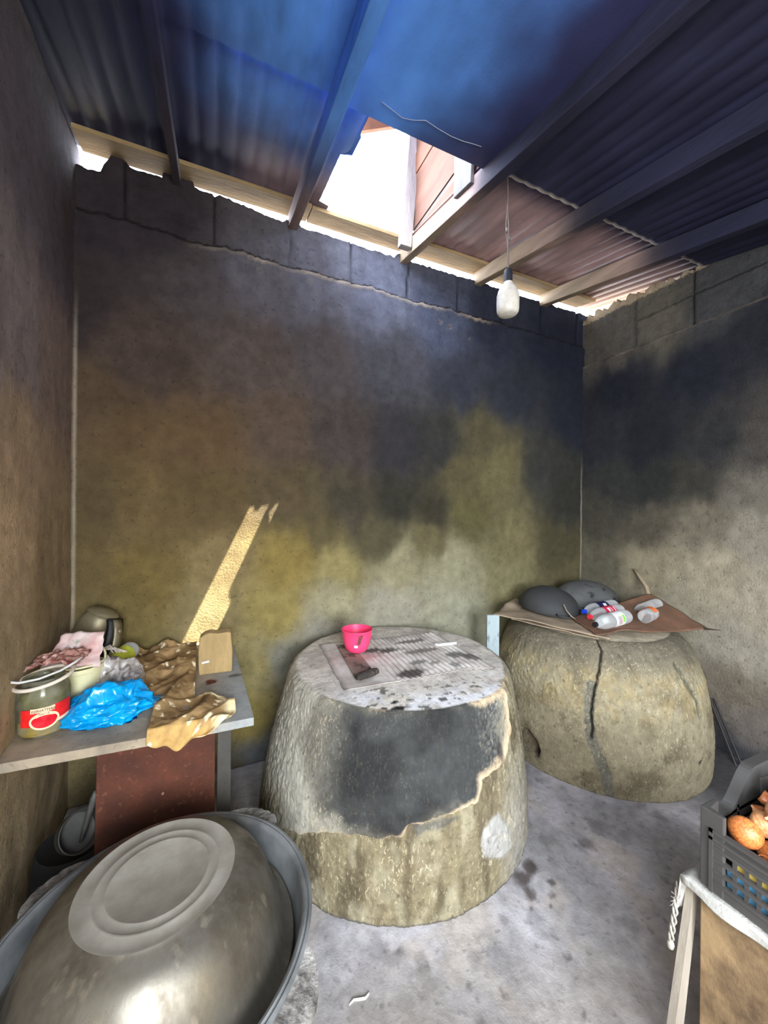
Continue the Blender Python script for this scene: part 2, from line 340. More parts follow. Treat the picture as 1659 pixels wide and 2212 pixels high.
def right_top(y): return 3.30 + .03 * sst(1.6, 2.3, y) + .022 * (nz(y, 0, 0, 16) + .5 * nz(y, 3, 0, 45)) + .05 * max(0, nz(y, 6, 1, 11) + .25) * sst(1.5, 1.7, y) - .03 * (1 - sst(.0, .12, abs(nz(y, 2, 8, 13)))) * sst(1.5, 1.7, y)
RJ = [2.0, 1.585, 1.15, .75, .3]
def right_face(y, z):
    pe = 2.885 + .012 * fbm(y, 0, 3, 4) + .006 * fbm(y, 0, 8, 25); up = sst(pe - .006, pe + .004, z)
    x = XR + .008 * fbm(y, z, 11, 1.5) + .003 * fbm(y, z, 17, 9) + .02 * up
    c = list(right_col(y, z))
    e = groove(abs(z - pe), .015) * max(0, min(1, .5 + nz(y, 0, 4, 6))); c = mix(c, lin((160, 146, 126)), .6 * e); x -= .01 * e
    if up > .3:
        x += .005 * fbm(z, y, 3, 38)
        g = max(groove(min(abs(y - b) for b in RJ), .010), groove(abs(z - 3.105 + .01 * (y - 1.8)), .007) * (1 - sst(1.95, 2.02, y)))
        x += .018 * g; c = [k * (1 - .55 * g) for k in c]
        if z > 3.27 - .02 * nz(y, 0, 9, 12) and y > 1.5:
            c = mix(c, lin((176, 158, 132)), .8); x += .012 * nz(y, z, 2, 30)
    return (x, y, z), tuple(c)
ys = [-2.3, -1.5, -.7, 0., .4, .7] + [.9 + .0135 * i for i in range(int(1.75 / .0135) + 1)]
zs = [.024 * i for i in range(0, 116)] + [2.8 + .010 * i for i in range(0, 52)]
o = wall_mesh(ys, zs, right_top, right_face, (.2, 0, 0), right_col).build('wall_right', PLASTER, smooth=True); struct(o)

def left_top(y): return roof(y) - .005
def left_face(y, z):
    x = xl(y) + .010 * fbm(y, z, 21, 1.5) + .003 * fbm(y, z, 27, 9)
    return (x, y, z), tuple(left_col(y, z))
ys = [-2.3, -1.5, -.7, 0., .4, .7] + [.9 + .02 * i for i in range(88)]
zs = [.03 * i for i in range(0, 118)]
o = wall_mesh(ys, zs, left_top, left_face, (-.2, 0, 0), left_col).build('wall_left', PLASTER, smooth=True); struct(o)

m = MB()      # the wall behind the camera with an opening added for the front light panel
for x0, x1, z0, z1 in ((-.8, -.36, 0, 2.56), (.90, 3.3, 0, 2.56), (-.36, .90, 0, 1.0), (-.36, .90, 2.35, 2.56)):
    m.box(((x0 + x1) / 2, -2.3, (z0 + z1) / 2), (x1 - x0, .2, z1 - z0))
m.c = [lin((120, 106, 84))] * len(m.v)
struct(m.build('wall_front', PLASTER))
m = MB(); m.box((1.72, -1.66, 1.04), (.04, 1.0, 2.02))  # unseen yellow panel added as a reflection for the metal basin
struct(m.build('yellow_reflect_panel', mat('yellow_reflect_paint', (222, 186, 48), rough=.5, var=.1)))

m = MB()          # bars added around the side light panel; the left wall has no opening
wm = TR(-.20, -.95, 1.85) @ rotm('Z', -90) @ rotm('X', 62)
for cx_, cy_, w_, h_ in ((0, .58, 1.62, .06), (0, -.58, 1.62, .06), (.78, 0, .06, 1.1), (-.78, 0, .06, 1.1)):
    m2_ = MB(); m2_.box((cx_, cy_, 0), (w_, h_, .05)); m.add([wm @ Vector(v_) for v_ in m2_.v], m2_.f)
struct(m.build('added_side_light_bars', mat('added_bar_wood', (120, 96, 70))))

def floor_col(x, y):
    c = mix(lin((146, 143, 147)), lin((120, 118, 120)), sst(-.25, .35, fbm(x, y, 0, 2.4)))
    c = mix(c, lin((150, 140, 128)), sst(.1, .6, fbm(x, y, 8, 4)) * .5)
    c = mix(c, lin((92, 90, 92)), sst(.25, .6, fbm(x, y, 4, 7)) * .55)
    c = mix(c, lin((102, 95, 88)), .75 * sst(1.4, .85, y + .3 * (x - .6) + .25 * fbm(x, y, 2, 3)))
    for (a, b, r, k) in ((1.207, 1.233, .035, .9), (1.275, 1.26, .03, .9), (1.19, 1.17, .022, .85), (1.22, 1.10, .012, .8), (1.15, 1.12, .013, .8), (1.02, 1.135, .02, .5),
                         (1.26, 1.13, .014, .8), (1.30, 1.17, .011, .8), (.6, 1.2, .012, .7), (1.736, 1.289, .05, .45), (1.6, 1.25, .03, .5), (.77, 1.02, .012, .6), (.86, .97, .015, .55),
                         (1.05, .82, .010, .8), (1.02, .78, .010, .8), (.92, .74, .012, .7), (1.14, .95, .012, .6), (.75, .92, .02, .5)):
        d = math.hypot(x - a, y - b) / (r * (1 + .9 * nz(x, y, a, 22)))
        if d < 1.6: c = mix(c, lin((52, 44, 42)), k * (1 - sst(.6, 1.4, d)))
    c = mix(c, lin((112, 88, 70)), .6 * (1 - sst(.05, .2, math.hypot(x - .2, y - .95) * (1 + .5 * nz(x, y, 0, 12)))))
    c = mix(c, lin((40, 38, 40)), .9 * (1 - sst(.25, .5, math.hypot((x - 2.85) * .8, y - 1.2) + .12 * fbm(x, y, 6, 4))))  # dark shade behind the crate painted into the floor
    return tuple(1.85 * k for k in c)
def lim(a, b, n): return [a + (b - a) * i / n for i in range(n + 1)]
gx = [-1.0, -.6] + lim(-.4, 2.3, 180) + [2.6, 3.0, 3.4]; gy = [-2.6, -1.5, -.5, .2] + lim(.4, 1.8, 110) + [2.1, 2.4, 2.8]
m = MB(); V = []; C = []
for y in gy:
    for x in gx:
        V.append((x, y, .004 * fbm(x, y, 2, 3) - .004)); C.append(floor_col(x, y))
n = len(gx); F = [(j * n + i, j * n + i + 1, (j + 1) * n + i + 1, (j + 1) * n + i) for j in range(len(gy) - 1) for i in range(n - 1)]
m.add(V, F, C)
o = m.build('floor', mat('worn_concrete', attr=True, rough=.75, var=.16, scale=22, bump=.35, bscale=60, speck=.35, speck_col=(60, 56, 56), speck_scale=30, spec=.35), smooth=True, solid=.02); struct(o)

# ------------------------------------------------------------------ roof: corrugated sheets with the smoke hole
def ceil_glow_col(x, y):  # soft blue glow painted into the roof colour, fading to sooty dark
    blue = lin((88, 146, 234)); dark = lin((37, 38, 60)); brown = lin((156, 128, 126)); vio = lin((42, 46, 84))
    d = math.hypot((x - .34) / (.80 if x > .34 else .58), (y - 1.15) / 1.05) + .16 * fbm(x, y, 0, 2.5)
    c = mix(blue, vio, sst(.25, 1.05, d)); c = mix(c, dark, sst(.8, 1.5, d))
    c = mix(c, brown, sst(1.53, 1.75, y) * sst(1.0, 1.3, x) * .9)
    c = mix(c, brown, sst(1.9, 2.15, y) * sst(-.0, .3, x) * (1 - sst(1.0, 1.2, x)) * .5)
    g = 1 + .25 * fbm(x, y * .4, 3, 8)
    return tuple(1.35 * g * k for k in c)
PITCH = .0865
def corr(x):
    t = (x / PITCH) % 1.0
    return .0075 * (abs(2 * t - 1) ** 2.2) - .003
def hole_left(y):
    if y > 1.86: return .566 + .004 * nz(y, 0, 0, 30)
    if y > 1.845: return .58
    if y > 1.70: return .622
    return .612
m = MB()
def sheet(x0f, x1, y0, y1, dz, nyy, th=.004):
    V = []; C = []; nxx = 0
    x0min = min(x0f(y0 + (y1 - y0) * j / nyy) for j in range(nyy + 1)); k0 = 0; cols = []
    x = x1
    while x > x0min - .001: cols.append(x); x -= PITCH / 8
    cols = cols[::-1]; n = len(cols)
    for lay in (0, th):
        for j in range(nyy + 1):
            y = y0 + (y1 - y0) * j / nyy; xl0 = x0f(y)
            for x in cols:
                xx = max(x, xl0); V.append((xx, y, roof(y) + dz + corr(xx) + lay)); C.append(lin((190, 180, 172)) if (dz < 0 and y > 1.53 and xx > 1.3) else ceil_glow_col(xx, y))  # lit seam edge of the front row painted pale
    F = []; N = n * (nyy + 1)
    for j in range(nyy):
        for i in range(n - 1):
            q = (j * n + i, j * n + i + 1, (j + 1) * n + i + 1, (j + 1) * n + i); F.append(q); F.append(tuple(k + N for k in q))
    for j in (0, nyy):
        for i in range(n - 1): F.append((j * n + i, j * n + i + 1, j * n + i + 1 + N, j * n + i + N))
    for i in (0, n - 1):
        for j in range(nyy): F.append((j * n + i, (j + 1) * n + i, (j + 1) * n + i + N, j * n + i + N))
    m.add(V, F, C)
sheet(lambda y: -.95, .30, 1.50, 2.53, .012, 16)
# the strip beside the hole has the ragged cut edge: mirror of sheet() with the cut on its right
V = []; C = []; rows = 48; cols = [.29 + .34 * i / 30 for i in range(31)]
for lay in (0, .004):
    for j in range(rows + 1):
        y = 1.50 + 1.03 * j / rows; e = hole_left(y) if 1.545 < y < 2.30 else .63
        for x in cols:
            xx = min(x, e); V.append((xx, y, roof(y) + .012 + corr(xx) + lay)); C.append(ceil_glow_col(xx, y))
n = len(cols); N = n * (rows + 1); F = []
for j in range(rows):
    for i in range(n - 1):
        q = (j * n + i, j * n + i + 1, (j + 1) * n + i + 1, (j + 1) * n + i); F.append(q); F.append(tuple(k + N for k in q))
for j in range(rows): F.append((j * n + n - 1, (j + 1) * n + n - 1, (j + 1) * n + n - 1 + N, j * n + n - 1 + N))
m.add(V, F, C)
sheet(lambda y: 1.215, 3.40, 1.50, 2.53, .012, 16)
sheet(lambda y: -.95, 3.40, -2.6, 1.545, -.006, 160)
SHEET = mat('roof_sheet', attr=True, rough=.55, var=.2, scale=6, bump=.15, bscale=50, spec=.4, stretch=(1, .3, 1))
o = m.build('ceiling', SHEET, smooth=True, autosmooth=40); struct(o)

# flat board nailed under the roof in the bay in front of the smoke hole
m = MB()
def pan(u, v):
    x = .47 + .745 * u; y = -.4 + 1.945 * v; return (x, y, roof(y) - .020)
m.grid(pan, 40, 60, lambda p, u, v: tuple(1.1 * k for k in ceil_glow_col(p[0], p[1])))  # the board carries the painted blue glow too
tag(m.build('ceiling_board', mat('glow_tinted_board', attr=True, rough=.6, var=.12, scale=4, bump=.1, bscale=40), solid=.012), 'flat board with a painted blue glow under the roof, in front of the smoke hole', 'board')

RAFT = mat('sooty_glow_rafter_wood', attr=True, rough=.85, var=.3, scale=10, bump=.4, bscale=45, stretch=(1, .15, 1))
def rafter(x0, x1, label, h=.105, dz=0., pale=1.0, front=lin((44, 46, 62))):
    m = MB(); n = 60; V = []; C = []
    for j in range(n + 1):
        y = -2.25 + (2.55 + 2.2) * j / n; zt = roof(y) - .012 + dz; zb = zt - h
        wob = .004 * nz(y, x0, 0, 1.5)
        cc = mix(tuple(k / 1.5 for k in ceil_glow_col(x0 + (.03 if x0 < 1 else .3), y)), lin((140, 124, 104)), sst(1.35, 2.2, y) * pale); cc = tuple(1.25 * k for k in cc)  # rafters take up the blue glow painted on the roof
        for x, z in ((x0, zb), (x1, zb), (x1, zt), (x0, zt)): V.append((x + wob, y, z + wob)); C.append(cc)
    F = [(j * 4 + k, j * 4 + (k + 1) % 4, j * 4 + 4 + (k + 1) % 4, j * 4 + 4 + k) for j in range(n) for k in range(4)] + [(3, 2, 1, 0), (n * 4, n * 4 + 1, n * 4 + 2, n * 4 + 3)]
    m.add(V, F, C)
    return tag(m.build('rafter', RAFT, bevel=.004), label, 'rafter', 'roof rafters running to the back wall')
rafter(-.235, -.195, 'thin dark rafter on the left, far from the smoke hole, pale line on its edge', h=.06, pale=.15)
rafter(.412, .468, 'rafter with a painted blue glow along the left edge of the smoke hole', pale=.4, front=lin((72, 118, 196)))
rafter(1.205, 1.262, 'rafter along the right edge of the smoke hole, lit pale on its side', front=lin((50, 60, 88)))
rafter(1.855, 1.915, 'rafter crossing just behind the hanging light bulb')
rafter(2.565, 2.625, 'rafter nearest the right wall, ending above the corner')

EAVE = mat('weathered_eave_wood', (154, 132, 98), rough=.85, var=.3, scale=9, bump=.4, bscale=50, stretch=(.2, 1, 1))
def eave(x0, x1, y0, label):
    m = MB(); z = roof(y0); s = Matrix.Rotation(math.atan(.19), 3, 'X')
    yc = (y0 + 2.515) / 2; m.box(((x0 + x1) / 2, yc, roof(yc) - .008), (x1 - x0, 2.515 - y0, .022), s)
    return tag(m.build('eave_board', EAVE, bevel=.003), label, 'board', 'boards lying on the rafters along the back wall')
eave(-.66, .53, 2.33, 'eave board left of the smoke hole, above the gap over the back wall')
eave(1.225, 3.04, 2.315, 'eave board right of the smoke hole, crossing the rafter ends to the corner')
eave(.535, 1.222, 2.342, 'grey eave board under the bright opening of the smoke hole')

# raised wooden lantern over the smoke hole
LW = mat('lantern_wood', (100, 68, 54), rough=.8, var=.25, scale=8, bump=.4, bscale=40, stretch=(1, .25, 1))
LG = mat('lantern_grey_wood', (90, 87, 88), rough=.8, var=.25, scale=8, bump=.5, bscale=40, stretch=(1, 1, .3))
lan = thing('smoke_lantern', 'raised plank lantern around the bright smoke hole in the roof', 'skylight', (.9, 1.9, 3.4))
IM = TR(-.9, -1.9, -3.4)
def lpart(mb, name, mt, label=None, **k):
    o = mb.build(name, mt, None, M=IM, **k); o.parent = lan
    if label: o['label'] = label
    return o
m = MB(); m.prism([(1.115, 3.335), (1.198, 3.335), (1.285, 4.34), (1.195, 4.34)], .05, axis=1, z0=2.285); lpart(m, 'post', mat('pale_post_wood', (156, 150, 148), rough=.8, var=.25, scale=8, bump=.5, bscale=40, stretch=(1, 1, .3)), 'pale grey upright post', bevel=.004)
m = MB(); m.prism([(1.60, 3.47), (1.615, 3.245), (1.77, 3.275), (1.765, 3.50)], .02, axis=0, z0=1.182); lpart(m, 'corner_board', LG, 'pale grey short board', bevel=.003)
PX = 1.222
def plank(y0, y1, z0, z1, e0=0., e1=0., dx=0.):
    m = MB(); m.prism([(y0 + e0, z0), (y1, z0), (y1, z1), (y0 + e1, z1)], .018, axis=0, z0=PX + dx); return m
SL = .19
def sl(y, z): return z
zz = [3.36, 3.43, 3.50]
m = MB(); m.prism([(1.15, 3.235), (2.32, 3.44), (2.32, 3.46), (1.15, 3.40)], .018, axis=0, z0=PX); lpart(m, 'plank', LW, bevel=.003)
m = MB(); m.prism([(1.15, 3.395), (2.32, 3.455), (2.32, 3.475), (1.15, 3.475)], .018, axis=0, z0=PX + .006); lpart(m, 'plank', LG, bevel=.003)
# these two stop short: the open slot in front of their ragged ends lets the sun through
def ragged(z0, z1, dx, y_at):
    m = MB(); pts = []
    for k in range(13):
        z = z0 + (z1 - z0) * k / 12; pts.append((y_at(z) + .022 * (k % 4 in (1, 2)) * (1 if k % 8 < 4 else -.6), z))
    m.prism(pts + [(2.32, z1), (2.32, z0)], .018, axis=0, z0=PX + dx); return m
ya = lambda z: 1.777 - (z - 3.5) * .375
lpart(ragged(3.478, 3.66, 0, ya), 'plank', LW)
lpart(ragged(3.664, 3.838, .006, ya), 'plank', LW)
lpart(plank(1.15, 2.32, 3.842, 3.98, 0, 0, 0.), 'plank', LW, bevel=.003)
lpart(plank(1.15, 2.32, 3.985, 4.14, 0, 0, .006), 'plank', LW, bevel=.003)
lpart(plank(1.15, 2.32, 4.145, 4.34, 0, 0, 0.), 'plank', LW, bevel=.003)
lpart(plank(1.15, 1.30, 3.50, 3.83, 0, 0, .004), 'plank', LW, bevel=.003)
m = MB(); m.box((.84, 1.14, 3.80), (.80, .02, 1.10)); lpart(m, 'sun_block_panel', LG)  # unseen panel added to keep stray sun out of the hole
m = MB()
s = Matrix.Rotation(R(-4), 3, 'Y'); m.box((.93, 1.72, 4.37), (1.0, 1.32, .02), s); lpart(m, 'lantern_roof', LW)
m = MB(); m.prism([(.80, 4.02), (1.15, 4.21), (1.15, 4.31), (.80, 4.16)], .03, axis=1, z0=2.36); lpart(m, 'gable_board', mat('gable_wood', (120, 84, 66), var=.2, scale=9), 'reddish sloping board at the top', bevel=.003)

m = MB(); pts = [(.615, 1.449, 3.25), (.66, 1.46, 3.252), (.724, 1.476, 3.255), (.77, 1.462, 3.252), (.816, 1.437, 3.247), (.88, 1.447, 3.249), (.957, 1.453, 3.251), (1.017, 1.449, 3.25), (1.06, 1.44, 3.248), (1.108, 1.433, 3.247)]
m.tube([(a, b, roof(b) - .03) for a, b, c in pts], .0015, 6)
tag(m.build('string', mat('pale_string', (150, 158, 180), var=.05, bump=0), smooth=True), 'thin pale wavy string hanging along the flat ceiling board', 'string')

# hanging bulb
lamp = thing('hanging_lamp', 'white light bulb hanging by a twisted cord from the roof', 'lamp', (1.345, 1.515, 2.55))
LM = TR(-1.345, -1.515, -2.55)
c0 = Vector((1.335, 1.52, 3.262))
m = MB(); A = []; B = []
for k in range(41):
    t = k / 40; z = 3.262 - t * (3.262 - 2.775); sp = .016 * math.sin(PI * max(0, min(1, (t - .42) / .42))) + .003
    a = 10 * t; A.append((1.336 + sp * math.cos(a * .3) * .6 + .01 * t, 1.518 - sp * .5, z)); B.append((1.336 - sp * math.cos(a * .3) * .6 + .01 * t + .004 * math.sin(9 * t), 1.518 + sp * .5, z))
m.tube(A, .0028, 6); m.tube(B, .0028, 6); m.tube([(1.338, 1.518, 2.99), (1.337, 1.516, 2.97)], .007, 6); m.tube([(1.354, 1.518, 2.955), (1.353, 1.517, 2.935)], .006, 6)
o = m.build('cord', mat('dusty_cord', (120, 108, 104), var=.2, bump=0), smooth=True, M=LM); o.parent = lamp
m = MB(); m.lathe([(0, .235), (.012, .235), (.02, .225), (.022, .205), (.021, .165), (.0, .165)], 24); o = m.build('socket', mat('black_socket', (38, 40, 50), rough=.6, var=.2), smooth=True, autosmooth=40); o.parent = lamp
m = MB(); m.lathe([(0, .0), (.035, .001), (.046, .005), (.052, .014), (.0545, .03), (.0555, .075), (.054, .092), (.0555, .096), (.054, .10), (.047, .125), (.036, .142), (.026, .150), (.022, .165), (0, .165)], 40)
o = m.build('bulb', mat('dusty_bulb', (205, 200, 192), rough=.45, var=.12, scale=30, bump=.05), smooth=True, autosmooth=50); o.parent = lamp

# ------------------------------------------------------------------ clay ovens
CLAY = mat('clay', attr=True, rough=.93, var=.17, scale=26, bump=.55, bscale=80, speck=.45, speck_col=(66, 58, 48), speck_scale=48, spec=.2, stretch=(1, 1, .8), straw=.62)
def interp(z, P):
    for (a, b), (c, d) in zip(P, P[1:]):
        if z <= c: return b + (d - b) * (z - a) / (c - a)
    return P[-1][1]
def wrap(a): return a % 360
G = .95
def oven(name, label, c, P, zt, face, topc, nth=680, nzz=130, lean=0., tg=1.7):
    V = []; C = []; th0 = 0
    for j in range(nzz + 1):
        z = P[-1][0] * j / nzz
        for i in range(nth):
            a = 360. * i / nth; r0 = interp(z, P); dr, col = face(a, z, r0)
            r = r0 + dr; x = c[0] + r * math.cos(R(a)); y = c[1] + lean * z + r * math.sin(R(a))
            V.append((min(x, XR - .004), min(y, D - .004), z)); C.append(tuple(G * k for k in col))
    F = [(j * nth + i, j * nth + (i + 1) % nth, (j + 1) * nth + (i + 1) % nth, (j + 1) * nth + i) for j in range(nzz) for i in range(nth)]
    last = nzz * nth; NR = 40
    for k in range(1, NR + 1):
        for i in range(nth):
            a = 360. * i / nth; bx, by, bz = V[nzz * nth + i]; t = k / NR
            x = bx + (c[0] - bx) * t * .995; y = by + (c[1] + lean * zt - by) * t * .995
            z = P[-1][0] + (zt - P[-1][0]) * sst(0, .25, t) + .004 * fbm(x, y, 5, 8) * t
            V.append((x, y, z)); C.append(tuple(tg * q for q in topc(x, y, t, a)))
        F += [(last + (k - 1) * nth + i, last + (k - 1) * nth + (i + 1) % nth, last + k * nth + (i + 1) % nth, last + k * nth + i) for i in range(nth)]
    F.append(tuple(last + NR * nth + i for i in range(nth)))
    m = MB(); m.add(V, F, C)
    return tag(m.build(name, CLAY, smooth=True, autosmooth=55), label, 'oven', 'clay bread ovens along the back wall')
C1 = (.914, 1.915); P1 = [(0, .70), (.04, .702), (.19, .690), (.38, .660), (.6, .608), (.70, .582), (.745, .568), (.762, .556), (.770, .545)]
SC1 = lambda P: [(a * .0105, b) for a, b in P]
SOOT_PATCH = [(a, .76 if b > .62 else b) for a, b in SOOT_PATCH]
soot1, edge1, grey1, low1 = SC1(SOOT_PATCH), SC1(COAT_EDGE), SC1(GREY_PATCH), SC1(LOWER_SOOT)
coat_poly = edge1 + [(315 * .0105, .78), (150 * .0105, .78), (150 * .0105, .30), (185 * .0105, .22)]
def face1(a, z, r0):
    p = (a * .0105, z); x, y = math.cos(R(a)) * .65, math.sin(R(a)) * .65
    w = .012 * nz(x, y, z, 22) + .005 * nz(x, y, z, 70)
    q = (p[0] + .010 * nz(x, y, z + 4, 25), p[1] + w)
    st = fbm(x * 7, y * 7, z * 1.3, 1.8)
    low = mix(lin((132, 121, 95)), lin((100, 90, 70)), sst(-.15, .45, st)); low = mix(low, lin((166, 158, 132)), sst(.1, .5, -fbm(x * 3, y * 3, z, 5, 3)) * .6)
    low = mix(low, lin((112, 98, 74)), .5 * sst(.30, .05, abs(z - .30)) * sst(.0, .4, fbm(x, y, z, 6)))
    coat = mix(lin((150, 144, 126)), lin((110, 100, 84)), sst(0, .5, st)); coat = mix(coat, lin((196, 191, 176)), sst(232, 206, a) * .85)
    sd_ = sdf(q, soot1); sm = 1 - sst(-.03, .07, sd_ + .03 * fbm(x, y, z, 7) - .01)
    right = sst(272, 292, a) * sst(.42, .52, z)
    dark = mix(lin((64, 65, 64)), lin((48, 48, 48)), sst(-.3, .4, fbm(x, y, z, 5))); dark = mix(dark, lin((140, 138, 132)), right * .7 * sst(.0, .34, abs(fbm(x, y, z, 38))))
    dark = mix(dark, lin((150, 144, 130)), sst(228, 208, a) * .7)
    coat = mix(coat, dark, sm)
    d = sdf(q, coat_poly); inn = 1 - sst(-.004, .006, d)
    fade = sst(190, 215, a) * sst(325, 308, a)
    c = mix(low, coat, inn * fade + (1 - fade) * sst(.15, .45, z))
    dr = .014 * inn * fade + .004 * fbm(x, y, z, 9, 3) + .006 * fbm(x, y, z, 2.5, 3)
    dr += (.004 * nz(x, y, z, 55) + .003 * nz(x * 2, y * 2, z * .7, 60)) * (1 - inn * fade * .75)
    # pale broken crust along the edge of the coat
    e = max(0., 1 - abs(d + .01 * sst(270, 290, a) + .012 * nz(x, y, z, 13)) / (.007 + .026 * sst(258, 288, a) + .006 * nz(x, y, z, 18))) * fade
    c = mix(c, lin((204, 180, 148)), min(1, 1.3 * e) * (.45 + .5 * sst(244, 250, a))); dr += .010 * e * sst(245, 285, a)
    if sdf(q, low1) < .012: c = mix(c, lin((84, 84, 82)), .75 * (1 - sst(-.006, .012, sdf(q, low1))))
    g = sdf(q, grey1)
    if g < .02:
        c = mix(c, lin((176, 174, 170)), .85 * (1 - sst(-.004, .012, g))); dr += .006 * (1 - sst(-.006, .004, g))
    c = mix(c, lin((168, 163, 152)), .75 * sst(280, 296, a) * sst(.55, .2, z))
    dk = math.hypot((a - 286.5) * .0105 * 2.6, z - .56)     # dark slot of fresh soot on the right
    c = mix(c, lin((46, 46, 48)), .85 * (1 - sst(.02, .07, dk)))
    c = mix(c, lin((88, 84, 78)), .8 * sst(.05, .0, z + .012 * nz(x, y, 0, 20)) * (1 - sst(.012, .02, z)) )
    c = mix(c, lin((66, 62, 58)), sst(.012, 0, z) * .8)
    return dr, c
def top1(x, y, t, a):
    f = fbm(x, y, 0, 7)
    c = mix(lin((180, 174, 166)), lin((158, 152, 145)), sst(-.2, .4, f))
    fr = sst(205, 232, a) * sst(318, 292, a)
    c = mix(c, lin((186, 186, 188)), fr * (1 - sst(.08, .34, t)) * sst(-.1, .3, .25 + fbm(x, y, 3, 6)))
    c = mix(c, lin((40, 38, 38)), .85 * fr * sst(.30, .44, fbm(x * 1.0, y * 2.2, 9, 20)) * (1 - sst(.25, .5, t)))
    for (p, q, rx, ry) in ((.672, 1.36, .05, .018), (.615, 1.38, .015, .01), (.68, 1.41, .02, .01)):
        d = math.hypot((x - p) / rx, (y - q) / ry) * (1 + .5 * nz(x, y, p, 45)); c = mix(c, (.012, .011, .011), 1 - sst(.7, 1.15, d))
    return c
oven('clay_oven', 'larger clay oven in the middle with a soot-black front and pink bowl on top', C1, P1, .775, face1, top1, lean=-.09)

C2 = (2.44, 1.87); P2 = [(0, .652), (.08, .662), (.25, .664), (.40, .648), (.55, .618), (.66, .582), (.72, .550), (.765, .515), (.79, .475), (.797, .45)]
SC2 = lambda P: [(a * .011, b) for a, b in P]
crk, fil, hol, gro, pit = map(SC2, (T2_CRACK, T2_FILL, T2_HOLE, T2_GROOVE, T2_PIT))
def face2(a, z, r0):
    x, y = math.cos(R(a)) * .65, math.sin(R(a)) * .65; p = (a * .011 + .006 * nz(x, y, z, 30), z + .006 * nz(x, y, z + 3, 30))
    f = fbm(x, y, z, 6); c = mix(lin((160, 149, 122)), lin((130, 119, 96)), sst(-.15, .45, f))
    up = sst(.36, .5, z) * sst(.72, .62, z); c = mix(c, lin((176, 158, 116)), .6 * up * sst(-.2, .3, fbm(x, y, z, 12)))
    c = mix(c, lin((112, 96, 70)), .7 * sst(.16, .02, math.hypot((a - 250) * .011 * .8, z - .50)) * sst(-.2, .4, .1 + fbm(x, y, z, 9)))
    c = mix(c, lin((100, 94, 82)), sst(.56, .76, z) * .8)
    dr = .006 * fbm(x, y, z, 2.2) + .003 * fbm(x, y, z, 14) + .005 * nz(x, y, z, 55) * (.4 + .6 * up)
    d = dline(p, fil); k = 1 - sst(.022, .030, d + .006 * nz(x, y, z, 40)); c = mix(c, lin((118, 116, 106)), .85 * k); dr -= .004 * k
    d = dline(p, crk); k = 1 - sst(.003, .009, d); c = mix(c, (.018, .016, .014), .9 * k); dr -= .02 * k
    d = dline(p, hol); k = 1 - sst(.006, .022, d); c = mix(c, lin((86, 74, 60)), .8 * (1 - sst(.012, .04, d))); c = mix(c, (.012, .01, .01), k * sst(.17, .12, z)); dr -= .03 * k
    d = dline(p, gro); k = 1 - sst(.006, .03, d); c = mix(c, lin((84, 84, 72)), .75 * k); dr -= .012 * k
    d = dline(p, pit); k = 1 - sst(.004, .014, d); c = mix(c, (.02, .018, .016), k); dr -= .01 * k
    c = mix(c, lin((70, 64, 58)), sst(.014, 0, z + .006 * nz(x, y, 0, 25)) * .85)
    return dr, c
oven('clay_oven', 'clay oven on the right with a long vertical crack, bottles and dark pans on top', C2, P2, .80, face2, lambda x, y, t, a: mix(lin((164, 154, 134)), lin((140, 130, 112)), sst(-.2, .3, fbm(x, y, 0, 7))))

# ------------------------------------------------------------------ things on the middle oven
ZT = .778; K1 = 1.0333
CARD = mat('grey_cardboard', attr=True, rough=.85, var=.14, scale=14, bump=.2, bscale=50, spec=.25)
m = MB()
cA, cB, cC, cD = Vector((.541, 2.09)) * K1, Vector((.498, 1.518)) * K1, Vector((1.243, 1.489)) * K1, Vector((1.235, 2.024)) * K1
def cardz(u, v):
    s = u * 26; return ZT + .004 + .0035 * (math.sin(2 * PI * s) * sst(.25, .4, u)) + .004 * fbm(u, v, 2, 3) + .006 * sst(.85, 1, u) * v
def cardp(u, v):
    p = (cB * (1 - u) + cC * u) * (1 - v) + (cA * (1 - u) + cD * u) * v
    e = .006 * nz(u, v, 0, 9); return (p.x + e, p.y + e * .8 - .03 * sst(.8, 1, u) * (1 - v), cardz(u, v))
def cardc(p, u, v):
    x, y, z = p; x /= K1; y /= K1; c = mix(lin((184, 178, 172)), lin((158, 150, 144)), sst(-.2, .4, fbm(x, y, 3, 6)))
    for (a, b, rx, ry, k) in ((.84, 1.56, .10, .045, .85), (.93, 1.66, .06, .03, .7), (1.04, 1.79, .11, .03, .6), (.86, 1.86, .09, .04, .85), (1.16, 1.66, .07, .045, .75), (1.22, 1.60, .06, .05, .8), (1.02, 1.94, .12, .03, .75), (1.08, 1.56, .03, .03, .6), (.78, 1.89, .05, .03, .8), (1.0, 1.62, .03, .02, .5)):
        d = math.hypot((x - a) / rx, (y - b) / ry) + .45 * fbm(x, y, a, 14); c = mix(c, lin((44, 40, 38)), k * (1 - sst(.55, 1.05, d)))
    c = mix(c, lin((90, 78, 72)), .5 * sst(.46, .5, abs(u - .5)) + .5 * sst(.47, .5, abs(v - .5)))
    return tuple(1.5 * k for k in c)
m.grid(cardp, 156, 50, cardc)
tag(m.build('cardboard_sheet', CARD, solid=.003), 'dirty corrugated cardboard sheet lying flat on the middle oven', 'cardboard')
m = MB()
def stp(u, v):
    a = Vector((.618, 2.02)); b = Vector((.700, 2.0)); c = Vector((.568, 1.555)); d = Vector((.672, 1.60))
    p = (c * (1 - u) + d * u) * (1 - v) + (a * (1 - u) + b * u) * v; return (p.x * K1, p.y * K1, ZT + .0155 + .002 * fbm(u, v, 0, 4))
